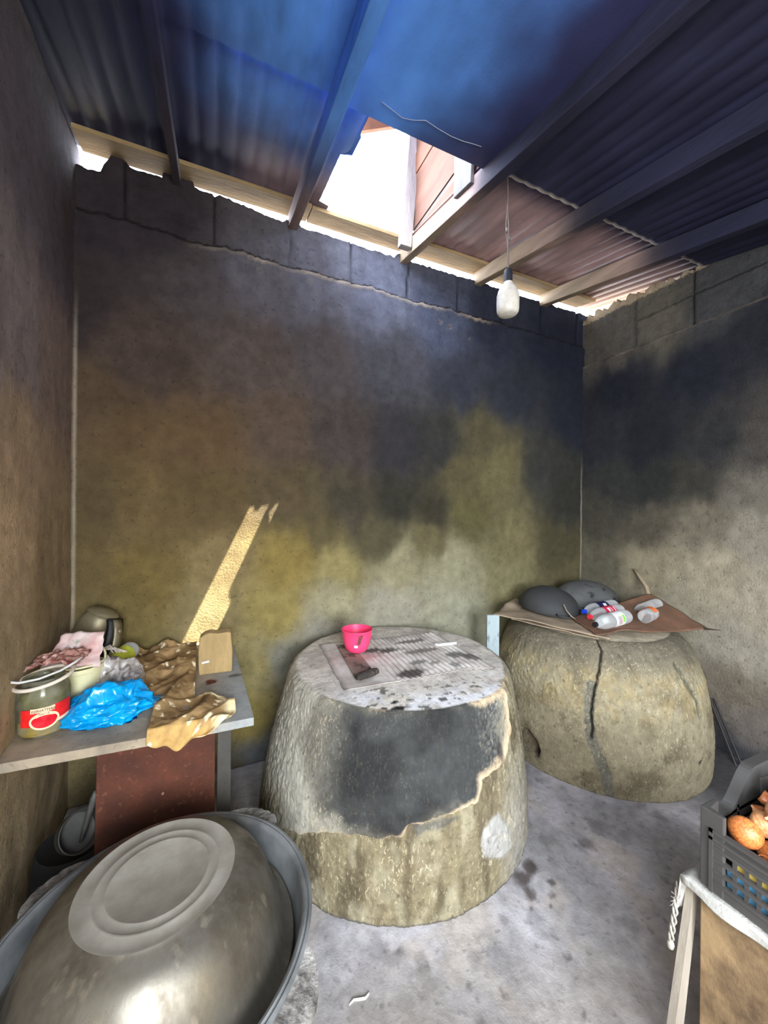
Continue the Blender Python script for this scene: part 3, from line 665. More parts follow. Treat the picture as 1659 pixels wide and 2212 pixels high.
m.grid(stp, 8, 30, lambda p, u, v: tuple(1.2 * k for k in mix(lin((138, 120, 112)), lin((58, 50, 46)), .8 * sst(.15, .45, fbm(p[0], p[1], 4, 16)) + .0)))
tag(m.build('cardboard_strip', CARD, solid=.003), 'narrow brownish cardboard strip under the pink bowl', 'cardboard')
m = MB()
M = frame((.630 * K1, 1.585 * K1, ZT + .024), (.115, .035, 0), (0, 1, 0))
m.lathe([(0, -.062), (.012, -.060), (.017, -.045), (.018, 0), (.0165, .040), (.013, .058), (0, .062)], 20, M=M @ rotm('Y', 90), fn=lambda r, z, w: r * (1 + .25 * nz(math.cos(w), math.sin(w), z * 30, 1.7)))
tag(m.build('charred_stick', mat('charred_wood', (52, 46, 42), rough=.8, col2=(120, 110, 100), scale=18, bump=.5, contrast=(.5, .75)), smooth=True), 'short charred black stick on the cardboard strip below the pink bowl', 'stick')
m = MB(); m.box((1.185 * K1, 1.80 * K1, ZT + .018), (.125, .022, .014), Matrix.Rotation(R(-6), 3, 'Z')); m.box((1.135 * K1, 1.803 * K1, ZT + .02), (.03, .03, .012), Matrix.Rotation(R(20), 3, 'Z'))
tag(m.build('chalk_stick', mat('white_chalk', (226, 224, 220), var=.1), bevel=.004), 'small white stick on the right part of the cardboard on the middle oven', 'stick')

PINK = mat('pink_plastic', (252, 70, 118), rough=.38, var=.05, bump=.03, spec=.5, sub=.12)
bw = thing('bowl', 'bright pink plastic bowl standing on the middle oven', 'bowl', (.712, 1.955, ZT + .019))
m = MB(); prof = [(0, .004), (.040, .004), (.045, 0), (.052, .004), (.062, .018), (.072, .05), (.079, .085), (.082, .112), (.0845, .114), (.0845, .118), (.080, .118), (.076, .085), (.069, .05), (.058, .02), (.04, .010), (0, .010)]
m.lathe(prof, 56); m.build('body', PINK, bw, smooth=True, autosmooth=50)
def bowl_patch(a0, a1, z0, z1, skew=0., out=.0006):
    mm = MB()
    def f(u, v):
        z = z0 + (z1 - z0) * v; r = .062 + (z - .018) * (.081 - .062) / (.112 - .018) + .0035; a = R(a0 + (a1 - a0) * u + skew * v); r += out
        return (r * math.cos(a), r * math.sin(a), z)
    mm.grid(f, 8, 8); return mm
bowl_patch(249, 264, .052, .104, 10).build('sticker', mat('brown_sticker', (120, 62, 60), var=.5, scale=120, bump=0), bw)
o = bowl_patch(239, 254, .036, .05, 0).build('mark', mat('white_mark', (236, 220, 220), var=.4, scale=150, bump=0), bw)

# ------------------------------------------------------------------ things on the right oven
KRAFT = mat('brown_cardboard', (158, 140, 118), rough=.85, var=.2, scale=8, bump=.3, bscale=40, speck=.3, speck_col=(92, 78, 64))
def patch(name, corners, label, cat, m_, bend, n=(40, 24), th=.004, group=None):
    A, B, Cc, Dd = map(Vector, corners); mm = MB()
    def f(u, v):
        p = (A * (1 - u) + B * u) * (1 - v) + (Dd * (1 - u) + Cc * u) * v
        d = bend(u, v, p); return (p.x + d[0], p.y + d[1], p.z + d[2])
    mm.grid(f, *n); o = mm.build(name, m_, solid=th, smooth=True, autosmooth=40); return tag(o, label, cat, group)
def curl(u, v, p):
    return (.01 * nz(u, v, 0, 7), .012 * nz(u, v, 3, 7), .008 * nz(u, v, 1, 4) + .035 * sst(.12, 0, u) * sst(.2, .6, v) - .010 * sst(.3, 0, u))
patch('cardboard_sheet', ((1.76, 2.10, .862), (2.14, 1.52, .812), (2.42, 1.72, .815), (2.22, 2.38, .84)), 'crumpled brown cardboard under the dark pans, sticking out left over the blue-white plank', 'cardboard', KRAFT, curl, th=.005)
patch('cardboard_flap', ((1.83, 2.00, .838), (2.10, 1.56, .803), (2.3, 1.75, .803), (2.1, 2.2, .82)), 'lower thinner layer of brown cardboard lying directly on the cracked right oven', 'cardboard', KRAFT, lambda u, v, p: (.012 * nz(u, v, 9, 6), .012 * nz(u, v, 5, 6), .006 * nz(u, v, 2, 5)), th=.004)
HB = mat('stained_hardboard', (134, 98, 76), rough=.8, col2=(98, 74, 58), scale=5, bump=.2, bscale=60, speck=.35, speck_col=(84, 66, 54))
def hb(u, v, p):
    return (.006 * nz(u, v, 0, 6), .008 * nz(u, v, 2, 6), .010 * nz(u, v, 8, 3) + .028 * sst(.18, 0, v) * math.sin(PI * min(1, u * 2.0)) ** 2 * (1 if u < .5 else 0) - .010 * math.sin(PI * u) * sst(.4, 0, v))
patch('hardboard_sheet', ((2.10, 1.575, .826), (2.86, 1.375, .832), (2.96, 1.79, .965), (2.24, 1.88, .838)), 'reddish-brown bent sheet with plastic bottles on it, rising to the right wall', 'board', HB, hb, n=(50, 30))
m = MB(); m.tube([(2.83, 1.385, .833), (2.88, 1.365, .828), (2.93, 1.345, .822)], [.008, .004, .0015], 6)
tag(m.build('twig', mat('dark_twig', (56, 46, 40)), smooth=True), 'thin dark twig poking out at the right tip of the brown sheet', 'stick')
IRON = mat('soot_iron', (60, 60, 60), rough=.68, metal=.0, col2=(52, 53, 54), scale=5, bump=.15, bscale=40, spec=.4, speck=.2, speck_col=(28, 28, 28))
IRON2 = mat('blotched_iron', (96, 96, 95), rough=.7, col2=(78, 78, 78), scale=5, bump=.15, bscale=40, spec=.3, speck=.9, speck_col=(26, 26, 26), speck_scale=13)
def wok(loc, r, h, tx, ty, label, rz, IRON=IRON):
    t = thing('wok', label, 'pan', loc, 0, 'dark round pans upside down on the right oven')
    q = rotm('X', tx) @ rotm('Y', ty)
    mm = MB(); pr = [(r * .97 * math.sin(R(90) * k / 14), h * math.cos(R(90) * k / 14) ** .9) for k in range(15)] + [(r, -.002), (r * 1.015, .004), (r * 1.0, -.010), (r * .95, -.008)]
    pr += [(r * .94 * math.sin(R(90) * k / 10), (h - .006) * math.cos(R(90) * k / 10) - .004) for k in range(9, -1, -1)]
    mm.lathe(pr, 56); mm.build('body', IRON, t, smooth=True, M=q, autosmooth=60)
    for s in (0, 180):
        mm = MB(); pts = [(r * math.cos(R(a)) * k, r * math.sin(R(a)) * k, .006) for a, k in ((-13, .98), (-11, 1.10), (-5, 1.15), (5, 1.15), (11, 1.10), (13, .98))]
        mm.tube(pts, .007, 8); mm.build('handle', IRON, t, smooth=True, M=q @ rotm('Z', rz + s))
    return t
wok((2.235, 2.06, .868), .205, .150, 6, 4, 'left dark pan upside down on the right oven, plain black', 70)
wok((2.715, 2.13, .862), .235, .150, 4, -4, 'right dark pan upside down with black blotches, near the corner', 20, IRON2)
m = MB(); m.tube([(2.155, 1.86, .94), (2.165, 1.845, .90), (2.178, 1.82, .868), (2.195, 1.80, .852)], [.003, .004, .004, .002], 6)
tag(m.build('twig', mat('pale_twig', (150, 136, 118)), smooth=True), 'short pale twig leaning on the left dark pan', 'stick')
m = MB(); m.tube([(3.035, 1.955, 1.116), (3.02, 1.90, 1.06), (2.985, 1.83, 1.0), (2.945, 1.79, .955)], [.011, .013, .014, .013], 7)
tag(m.build('wooden_stick', mat('pale_stick', (158, 140, 114), var=.25, stretch=(1, 1, .2)), smooth=True), 'pale wooden stick leaning on the right wall behind the brown sheet', 'stick')

PET = bpy.data.materials.new('clear_plastic'); PET.use_nodes = True
_n = PET.node_tree.nodes; _l = PET.node_tree.links; _p = _n['Principled BSDF']; _out = _n['Material Output']
_p.inputs['Base Color'].default_value = (.86, .88, .88, 1); _p.inputs['Roughness'].default_value = .12; _p.inputs['Specular IOR Level'].default_value = .7
_tr = _n.new('ShaderNodeBsdfTransparent'); _tr.inputs[0].default_value = (.93, .95, .95, 1); _mx = _n.new('ShaderNodeMixShader'); _fr = _n.new('ShaderNodeLayerWeight'); _fr.inputs[0].default_value = .35
_mm = _n.new('ShaderNodeMapRange'); _mm.inputs[3].default_value = .16; _mm.inputs[4].default_value = .85
_l.new(_fr.outputs['Facing'], _mm.inputs[0]); _l.new(_mm.outputs[0], _mx.inputs[0]); _l.new(_tr.outputs[0], _mx.inputs[1]); _l.new(_p.outputs[0], _mx.inputs[2]); _l.new(_mx.outputs[0], _out.inputs[0])
def bottle(loc, dirv, r, L, capm, labm, z0, z1, label, cap=True, dent=0., roll=0., extra=None, m_=None):
    t = thing('plastic_bottle', label, 'bottle', loc, 0, 'plastic bottles on the brown sheet')
    Mx = frame((0, 0, 0), dirv, (0, 0, 1)) @ rotm('Y', 90) @ rotm('Z', roll)          # z of the bottle along dirv (towards the cap)
    pr = [(0, .012), (r * .45, .006), (r * .75, 0), (r * .95, .010), (r, .03), (r, .10 * L / .3), (r * .965, .105 * L / .3), (r, .11 * L / .3), (r, z1), (r * .97, z1 + .005), (r, z1 + .012),
          (r * .93, L * .74), (r * .72, L * .84), (r * .45, L * .92), (.0135, L * .955), (.0135, L - .012), (.012, L), (0, L)]
    mm = MB(); mm.lathe(pr, 28, M=Mx, fn=lambda rr, z, w: rr * (1 - dent * max(0, nz(math.cos(w), math.sin(w), z * 9, 1.6)) * (1 if rr > r * .6 else 0)))
    mm.build('body', m_ or PET, t, smooth=True)
    if cap:
        mm = MB(); mm.lathe([(0, L + .004), (.0145, L + .003), (.016, L - .001), (.016, L - .019), (.0, L - .019)], 24, M=Mx); mm.build('cap', capm, t, smooth=True, autosmooth=40)
    lb_ = t
    if labm:
        mm = MB()
        def f(u, v):
            w = R(-150 + 300 * u); rr = r * 1.012; q = Mx @ Vector((rr * math.cos(w), rr * math.sin(w), z0 + (z1 - z0) * v)); return q
        mm.grid(f, 30, 2); lb_ = mm.build('label', labm, t, smooth=True)
    if extra: extra(lb_, Mx, r)
    return t
def arc_patch(t, Mx, r, w0, w1, za, zb, name, m_, k=1.03):
    mm = MB(); mm.grid(lambda u, v: Mx @ Vector((r * k * math.cos(R(w0 + (w1 - w0) * u)), r * k * math.sin(R(w0 + (w1 - w0) * u)), za + (zb - za) * v)), 10, 2); mm.build(name, m_, t, smooth=True)
NAVY = mat('navy_label', (26, 26, 78), rough=.4, var=.1, bump=0); REDL = mat('red_label', (226, 34, 84), rough=.4, var=.1, bump=0)
WHT = mat('white_print', (238, 236, 232), rough=.5, var=.06, bump=0); ORL = mat('orange_label', (246, 122, 52), rough=.4, var=.1, bump=0); GRNP = mat('green_print', (126, 214, 70), rough=.4, var=.1, bump=0)
BLUC = mat('blue_cap', (34, 70, 214), rough=.35, var=.05, bump=0); REDC = mat('red_cap', (240, 60, 76), rough=.35, var=.05, bump=0); BLKC = mat('black_cap', (34, 32, 32), rough=.4, var=.05, bump=0)
def ex_navy(t, Mx, r):
    arc_patch(t, Mx, r, 60, 100, .135, .165, 'print', WHT); arc_patch(t, Mx, r, 20, 48, .115, .128, 'print', WHT)
def ex_red(t, Mx, r):
    arc_patch(t, Mx, r, 0, 120, .128, .134, 'print', WHT); arc_patch(t, Mx, r, 70, 110, .145, .165, 'print', WHT); arc_patch(t, Mx, r, 0, 40, .10, .12, 'print', WHT); arc_patch(t, Mx, r, 50, 110, .10, .108, 'print', WHT)
def ex_grn(t, Mx, r):
    arc_patch(t, Mx, r, 30, 85, .098, .118, 'print', GRNP)
    for k in range(3): arc_patch(t, Mx, r, 20, 80, .128 + .014 * k, .133 + .014 * k, 'print', NAVY if k else REDL)
bottle((2.66, 1.855, .886), (-.95, -.02, -.03), .046, .33, BLUC, NAVY, .11, .21, 'clear plastic bottle with a blue cap and navy label on the brown sheet', extra=ex_navy, roll=-40)
bottle((2.57, 1.75, .884), (-.96, .0, -.04), .047, .31, REDC, REDL, .09, .19, 'clear plastic bottle with a red cap and red label on the brown sheet', extra=ex_red, roll=-40)
bottle((2.48, 1.645, .882), (-.93, -.08, -.03), .046, .35, BLKC, WHT, .09, .19, 'clear plastic bottle with a black cap and white and green label', extra=ex_grn, dent=.06, roll=-40)
bottle((2.53, 1.565, .889), (.75, .20, .03), .044, .20, BLKC, ORL, .075, .13, 'crushed clear plastic bottle with an orange label, at the front of the sheet', cap=False, dent=.12)
bottle((2.88, 1.68, .925), (-.80, .10, -.16), .038, .24, BLKC, None, .08, .15, 'crushed clear bottle without a label, right of the others', cap=False, dent=.16)

PL = mat('flaky_pale_blue_paint', (168, 182, 184), rough=.6, col2=(96, 98, 94), scale=22, bump=.3, bscale=50, stretch=(1, 1, .5), contrast=(.55, .72))
m = MB(); m.box((1.755, 2.095, .425), (.085, .022, .85), Matrix.Rotation(R(-24), 3, 'Z'))
tag(m.build('plank', PL, bevel=.003), 'upright plank with flaking pale blue paint between the two ovens', 'plank')
for k, (x0, y0, x1, y1) in enumerate(((2.97, 1.24, 3.025, 1.42),)):
    m = MB(); m.tube([(x0, y0, .0), (x1, y1, .34)], .007, 8); m.tube([(x0 - .01, y0 + .03, .0), (x1 - .005, y1 + .01, .30)], .006, 8)
    tag(m.build('poker', mat('dark_iron_rod', (58, 54, 56), rough=.5, metal=.3)), 'dark iron poker leaning in the shadow right of the cracked oven', 'poker')

# ------------------------------------------------------------------ shelf on the left
ZS = .75
CEM = mat('dusty_shelf', attr=True, rough=.85, var=.14, scale=14, bump=.3, bscale=60, speck=.3, speck_col=(70, 64, 56))
m = MB()
def shp(u, v):
    y0 = 1.572 - .02 * u; y = y0 + (D - .002 - y0) * v; xa = xl(y) + .004 * 0; xb = .146 - .035 * v; x = xa + (xb - xa) * u
    return (x, y, ZS - .016 + .003 * fbm(x, y, 0, 3))
def shc(p, u, v):
    x, y, z = p; c = mix(lin((150, 136, 116)), lin((128, 118, 104)), sst(-.2, .35, fbm(x, y, 0, 6)))
    c = mix(c, lin((142, 144, 142)), sst(-.1, .1, x)); 
    d = math.hypot((x + .01) / .028, (y - 1.95) / .035) + .4 * nz(x, y, 0, 30); c = mix(c, lin((86, 40, 30)), 1 - sst(.7, 1.1, d))
    d = math.hypot((x - .1) / .04, (y - 1.985) / .02) + .8 * nz(x, y, 5, 60); c = mix(c, lin((40, 36, 34)), .7 * (1 - sst(.6, 1.1, d)))
    return tuple(1.25 * k for k in c)
m.grid(shp, 70, 70, shc)
tag(m.build('shelf', CEM, solid=.032, bevel=.003), 'dusty slab shelf in the left corner, covered with rubbish', 'shelf')
RUST = mat('rusty_board', (92, 50, 33), rough=.8, col2=(64, 36, 27), scale=7, bump=.25, bscale=70, speck=.25, speck_col=(150, 100, 76))
m = MB(); s = Matrix.Rotation(R(-3), 3, 'X'); m.box((-.186, 1.665, .34), (.392, .022, .67), s)
o = tag(m.build('panel', RUST, bevel=.004), 'rust-brown board leaning upright under the shelf', 'board')
m = MB(); m.lathe([(0, 0), (.006, 0), (.005, .006), (0, .008)], 10, M=TR(-.17, 1.654, .48) @ rotm('X', 90)); o2 = m.build('bolt', mat('pale_bolt', (150, 110, 90)), o)
m = MB(); m.box((.044, 1.70, .325), (.052, .03, .65), None); m.box((.044, 1.695, .655), (.056, .045, .012), None)
tag(m.build('shelf_support', mat('grey_support', (76, 73, 67), var=.2, scale=9), bevel=.003), 'narrow grey upright right of the rust-brown board under the shelf', 'support')

# saucepan under the shelf, on a black bucket added to fill the dark
ALU_D = mat('dull_grey_metal', (84, 82, 78), rough=.6, metal=.3, var=.25, scale=10, bump=.12)
bk0 = thing('bucket', 'added black bucket upside down, filling the dark space under the shelf', 'bucket', (-.475, 1.80, 0))
m = MB(); m.lathe([(.150, 0), (.155, .006), (.150, .012), (.118, .285), (.110, .292), (.104, .286), (0, .286)], 40); m.build('body', mat('added_bucket_black', (34, 33, 34), rough=.6, var=.2), bk0, smooth=True, autosmooth=50)
t = thing('saucepan', 'grey saucepan lying tipped on the added black bucket under the shelf, handle up', 'pan', (-.455, 1.75, .293))
q = TR(0, 0, .060) @ rotm('Z', 40) @ rotm('X', 60) @ Matrix.Scale(.72, 4)
m = MB(); m.lathe([(0, -.040), (.070, -.040), (.084, -.034), (.09, -.02), (.094, .04), (.097, .043), (.094, .046), (.089, .04), (.085, -.015), (.06, -.030), (0, -.031)], 40, M=q); m.build('body', ALU_D, t, smooth=True, autosmooth=50)
m = MB(); m.tube([(.020, -.040, .050), (.035, -.045, .105), (.060, -.047, .200), (.068, -.047, .225)], [.006, .009, .012, .009], 8); m.build('handle', ALU_D, t, smooth=True)

# glass jar
JX, JY = -.556, 1.752
jar = thing('glass_jar', 'glass jar with a red tomato label at the left front of the shelf', 'jar', (JX, JY, ZS))
GLS = bpy.data.materials.new('dirty_glass'); GLS.use_nodes = True
_n = GLS.node_tree.nodes; _l = GLS.node_tree.links; _p = _n['Principled BSDF']; _out = _n['Material Output']
_p.inputs['Base Color'].default_value = (.40, .39, .30, 1); _p.inputs['Roughness'].default_value = .15; _p.inputs['Specular IOR Level'].default_value = .8
_tr = _n.new('ShaderNodeBsdfTransparent'); _tr.inputs[0].default_value = (.8, .8, .7, 1); _mx = _n.new('ShaderNodeMixShader')
_nt = _n.new('ShaderNodeTexNoise'); _nt.inputs['Scale'].default_value = 22; _mm = _n.new('ShaderNodeMapRange'); _mm.inputs[1].default_value = .35; _mm.inputs[2].default_value = .65; _mm.inputs[3].default_value = .05; _mm.inputs[4].default_value = .42
_tc = _n.new('ShaderNodeTexCoord'); _l.new(_tc.outputs['Object'], _nt.inputs[0]); _l.new(_nt.outputs['Fac'], _mm.inputs[0]); _l.new(_mm.outputs[0], _mx.inputs[0]); _l.new(_tr.outputs[0], _mx.inputs[1]); _l.new(_p.outputs[0], _mx.inputs[2]); _l.new(_mx.outputs[0], _out.inputs[0])
rj = .0755
m = MB(); m.lathe([(0, .006), (rj * .7, .003), (rj * .9, .006), (rj, .022), (rj, .145), (rj * .97, .16), (rj * .85, .178), (rj * .8, .185), (rj * .8, .2), (rj * .75, .2), (rj * .75, .18), (rj * .94, .15), (rj * .95, .02), (0, .012)], 48); m.build('glass', GLS, jar, smooth=True)
m = MB(); m.lathe([(0, .012), (rj * .88, .014), (rj * .92, .024), (rj * .92, .055), (rj * .5, .058), (0, .056)], 40); m.build('contents', mat('yellow_paste', (250, 206, 56), rough=.5, var=.2, scale=14, bump=.1), jar, smooth=True)
m = MB(); m.lathe([(0, .060), (rj * .9, .060), (rj * .92, .10), (rj * .85, .15), (rj * .5, .165), (0, .16)], 32, fn=lambda r, z, w: r * (1 + .10 * nz(math.cos(w) * 2, math.sin(w) * 2, z * 30, 1.2)))
m.build('pickles', mat('murky_pickles', (168, 162, 122), rough=.5, col2=(104, 98, 68), scale=26, bump=.4, bscale=40), jar, smooth=True)
fa = math.degrees(math.atan2(-JY, -JX))       # the side that faces the camera
def on_jar(u, v, k=1.015, za=.052, zb=.112, w=118):
    a = R(fa + 8 - w / 2 + w * u); r = rj * k; return (r * math.cos(a), r * math.sin(a), za + (zb - za) * v + .008 * (u - .3) * (v))
m = MB(); m.grid(on_jar, 24, 6); lb = m.build('label', mat('red_jar_label', (226, 36, 34), rough=.45, var=.22, scale=40, bump=.1), jar, smooth=True); lb['label'] = 'red paper label with a white-rimmed tomato'
CRM = mat('cream_print', (240, 214, 176), rough=.5, var=.15, scale=60, bump=0)
TOM = mat('tomato_print', (216, 22, 40), rough=.45, var=.15, scale=50, bump=0); DKR = mat('dark_print', (110, 40, 30), rough=.5, bump=0)
def jar_disc(cu, cz, ru, rz_, k, name, mt):
    mm = MB(); pts = []
    for i in range(28):
        w = 2 * PI * i / 28; pts.append(on_jar(cu + ru * math.cos(w), 0, k, cz + rz_ * math.sin(w), 1))
    pts = [(p[0], p[1], cz + rz_ * math.sin(2 * PI * i / 28)) for i, p in enumerate(pts)]
    c = on_jar(cu, 0, k + .01, cz, 1); mm.add(pts + [(c[0], c[1], cz)], [(i, (i + 1) % 28, 28) for i in range(28)]); o = mm.build(name, mt, lb); return o
jar_disc(.44, .068, .26, .030, 1.03, 'oval', CRM); jar_disc(.44, .066, .205, .021, 1.05, 'tomato', TOM)
m = MB(); m.grid(lambda u, v: (lambda p: (p[0], p[1], .052 + .010 * v + .006 * u))(on_jar(.62 + .34 * u, 0, 1.03)), 10, 2); m.build('print_band', CRM, lb)
m = MB(); m.grid(lambda u, v: (lambda p: (p[0], p[1], .098 + .016 * v))(on_jar(.20 + .42 * u, 0, 1.025)), 10, 2); m.build('print_band', CRM, lb)
def jar_text(body, size, u, z):
    p = on_jar(u, 0, 1.07); a = math.atan2(p[1], p[0]); M = TR(p[0], p[1], z) @ rotm('Z', math.degrees(a) + 90) @ rotm('X', 90)
    return text(body, size, DKR, lb, 'lettering', M)
jar_text('ТОМАТНАЯ', .0115, .42, .1055); jar_text('ПАСТА', .0085, .43, .0925)
m = MB(); rr_ = .081; pts = [(rr_ * math.cos(w) , rr_ * math.sin(w), .192 + .014 * math.cos(w - .6)) for w in [2 * PI * k / 40 for k in range(41)]]; m.tube(pts, .0065, 8, cap=False)
m.build('lid_ring', mat('cream_plastic_ring', (228, 214, 196), rough=.45, var=.08, bump=0), jar, smooth=True)
m = MB(); pts = [(-.10, -.03, .225), (-.085, -.05, .21), (-.05, -.055, .203), (.0, -.045, .205), (.05, -.02, .215), (.085, .01, .23), (.10, .03, .24)]; m.tube(pts, .0042, 6)
m.build('wire_handle', mat('white_wire', (206, 204, 200), rough=.4, bump=0), jar, smooth=True)

# cream bucket with pink wrappers
bk = thing('bucket', 'small cream plastic bucket behind the jar, pink wrappers on top', 'bucket', (-.505, 1.955, ZS))
CRB = mat('cream_bucket', (226, 218, 172), rough=.45, var=.1, scale=9, bump=.05)
m = MB(); m.lathe([(0, .003), (.058, .003), (.062, 0), (.066, .006), (.080, .135), (.084, .137), (.0855, .142), (.0845, .157), (.080, .157), (.077, .14), (.064, .012), (0, .010)], 44); m.build('body', CRB, bk, smooth=True, autosmooth=45)
m = MB(); m.tube([(.085 * math.cos(w), .085 * math.sin(w), .168 + .05 * max(0, math.sin(w)) ) for w in [PI * 2 * k / 40 for k in range(41)]], .0045, 8, cap=False); m.build('rim', CRB, bk, smooth=True)
WR = mat('printed_wrapper', (204, 158, 152), rough=.4, col2=(222, 206, 200), scale=13, bump=.1, speck=.85, speck_col=(96, 130, 110), speck_scale=14)
def wrap_bend(u, v, p): return (.010 * nz(u, v, 0, 5), .012 * nz(u, v, 2, 5), .008 * nz(u, v, 7, 4))
patch('wrapper', ((-.615, 1.88, .925), (-.425, 1.89, .905), (-.425, 1.97, 1.03), (-.565, 1.99, 1.035)), 'pale pink printed plastic wrapper standing up in the cream bucket', 'wrapper', WR, wrap_bend, n=(24, 18), th=.002)
WR2 = mat('red_white_wrapper', (204, 160, 144), rough=.45, col2=(120, 54, 48), scale=34, bump=.3, speck=.5, speck_col=(240, 226, 214), speck_scale=40)
def wb2(u, v, p): return (.008 * nz(u, v, 0, 9), .012 * nz(u, v, 2, 9), .016 * nz(u, v, 7, 8) + .02 * math.sin(PI * u))
patch('wrapper', ((-.640, 1.80, .955), (-.475, 1.80, .955), (-.455, 1.905, .975), (-.625, 1.915, .968)), 'crumpled red and white scrap on top between the jar and the bucket', 'wrapper', WR2, wb2, n=(30, 20), th=.002)
m = MB(); m.lathe([(0, 0), (.05, .0), (.053, .006), (.05, .010), (.0, .012)], 30, M=TR(-.452, 2.12, ZS + .085) @ rotm('X', 55) @ rotm('Y', 20) @ Matrix.Scale(.7, 4))
tag(m.build('lid', mat('cream_lid', (224, 212, 186), rough=.45, var=.08), smooth=True, autosmooth=40), 'round cream plastic lid leaning behind the bucket', 'lid')
m = MB()
for k in range(7):
    a = Vector((-.475 + .004 * k, 2.13 + .01 * math.sin(k * 2), .905)); m.tube([a, a + Vector((.028, .02, .010 * math.sin(k))), a + Vector((.05 + .005 * k, .0, -.022))], .003, 5)
tag(m.build('shredded_paper', mat('white_shreds', (206, 192, 180), var=.2), smooth=True), 'tuft of shredded white paper behind the pink wrapper', 'paper')

# dented metal jug in the corner
can = thing('metal_jug', 'dented grey metal jug with a broad strap handle tipped in the corner', 'jug', (-.553, 2.30, ZS + .004))
MJ = mat('grimy_jug_metal', (140, 130, 104), rough=.45, metal=.45, var=.28, scale=8, bump=.2, bscale=24)
q = TR(-.01, 0, .145) @ rotm('Z', -10) @ rotm('Y', 24) @ rotm('X', -4)
m = MB(); m.lathe([(0, -.140), (.055, -.140), (.066, -.133), (.076, -.10), (.084, .0), (.083, .08), (.076, .118), (.066, .135), (.069, .146), (.071, .150), (.066, .155), (.05, .164), (0, .172)], 44, M=q, sx=1.0, sy=.95,
             fn=lambda r, z, w: r * (1 + .05 * nz(math.cos(w), math.sin(w), z * 6, 1.4))); m.build('body', MJ, can, smooth=True, autosmooth=55)
DK = mat('gap_shade_black', (38, 37, 36), rough=.45, var=.3, scale=12)
def strap(r0_, bulge, w, name, mt, th):
    mm = MB(); V = []
    for k in range(25):
        t = k / 24; z = .150 - .300 * t; off = r0_ + bulge * math.sin(PI * min(1, t * .92 + .02)) ** .6
        for s_ in (-w, w): V.append(q @ (rotm('Z', -28) @ Vector((off, s_, z))))
    mm.add(V, [(2 * k, 2 * k + 1, 2 * k + 3, 2 * k + 2) for k in range(24)]); return mm.build(name, mt, can, smooth=True, solid=th)
strap(.074, .088, .022, 'handle', MJ, .008); o = strap(.064, .070, .040, 'gap_shade', DK, .016); o['label'] = 'dark strip standing for the shaded gap of the handle'  # second strap is a dark strip for the shade inside the handle
m = MB(); m.lathe([(0, .006), (.010, .004), (.012, 0), (0, 0)], 14, M=q @ rotm('Z', -28) @ TR(.135, 0, .115) @ rotm('Y', 60)); m.build('rivet', MJ, can, smooth=True)

# bottle lying on the shelf, clear bag, blue bag
YG = mat('yellow_green_label', (208, 206, 70), rough=.4, col2=(150, 170, 60), scale=18, bump=.05)
def ex_y(t, Mx, r): pass
b = bottle((-.372, 2.26, ZS + .105), (-.20, -.50, -.10), .044, .30, BLKC, YG, .05, .14, 'clear plastic bottle with a yellow-green label lying on the shelf', cap=False, dent=.12)
del b['group']
FILM = bpy.data.materials.new('clear_film'); FILM.use_nodes = True
def film(m_, col, tint, lo, hi, rough):
    n_ = m_.node_tree.nodes; l_ = m_.node_tree.links; p_ = n_['Principled BSDF']; o_ = n_['Material Output']
    p_.inputs['Base Color'].default_value = (*lin(col), 1); p_.inputs['Roughness'].default_value = rough; p_.inputs['Specular IOR Level'].default_value = .7
    tr = n_.new('ShaderNodeBsdfTransparent'); tr.inputs[0].default_value = (*lin(tint), 1); mx = n_.new('ShaderNodeMixShader'); w = n_.new('ShaderNodeTexNoise'); w.inputs['Scale'].default_value = 26
    t_ = n_.new('ShaderNodeTexCoord'); mr = n_.new('ShaderNodeMapRange'); mr.inputs[1].default_value = .35; mr.inputs[2].default_value = .65; mr.inputs[3].default_value = lo; mr.inputs[4].default_value = hi
    l_.new(t_.outputs['Object'], w.inputs[0]); l_.new(w.outputs['Fac'], mr.inputs[0]); l_.new(mr.outputs[0], mx.inputs[0]); l_.new(tr.outputs[0], mx.inputs[1]); l_.new(p_.outputs[0], mx.inputs[2]); l_.new(mx.outputs[0], o_.inputs[0])
film(FILM, (214, 206, 200), (232, 226, 222), .30, .9, .2)
BAGB = bpy.data.materials.new('blue_film'); BAGB.use_nodes = True; film(BAGB, (0, 168, 236), (70, 190, 240), .62, .97, .25)
def bag(name, loc, dims, rz, label, cat, m_, seed, amp=.22, n=5, flat=.25, sharp=9.):
    bm = bmesh.new(); bmesh.ops.create_icosphere(bm, subdivisions=n, radius=1.0)
    for v in bm.verts:
        p = v.co.copy(); f = 1.0
        a = (1 - 2.2 * abs(mn.noise(p * 1.7 + Vector((seed, 0, 0))))) + .55 * (1 - 2.2 * abs(mn.noise(p * 3.6 + Vector((0, seed, 0))))) + .22 * (1 - 2.2 * abs(mn.noise(p * sharp + Vector((0, 0, seed)))))
        f += amp * (a - .9)
        v.co = Vector((p.x * dims[0] * f, p.y * dims[1] * f, max(-flat * dims[2], p.z * dims[2] * f) + flat * dims[2]))
    for f in bm.faces: f.smooth = True
    me = bpy.data.meshes.new(name); bm.to_mesh(me); bm.free(); me.materials.append(m_)
    o = bpy.data.objects.new(name, me); COL.objects.link(o); o.location = loc; o.rotation_euler = (0, 0, R(rz)); return tag(o, label, cat)
bag('plastic_bag', (-.400, 1.985, ZS), (.105, .085, .125), 20, 'crumpled clear plastic bag behind the blue bag on the shelf', 'bag', FILM, 3.3, amp=.3)
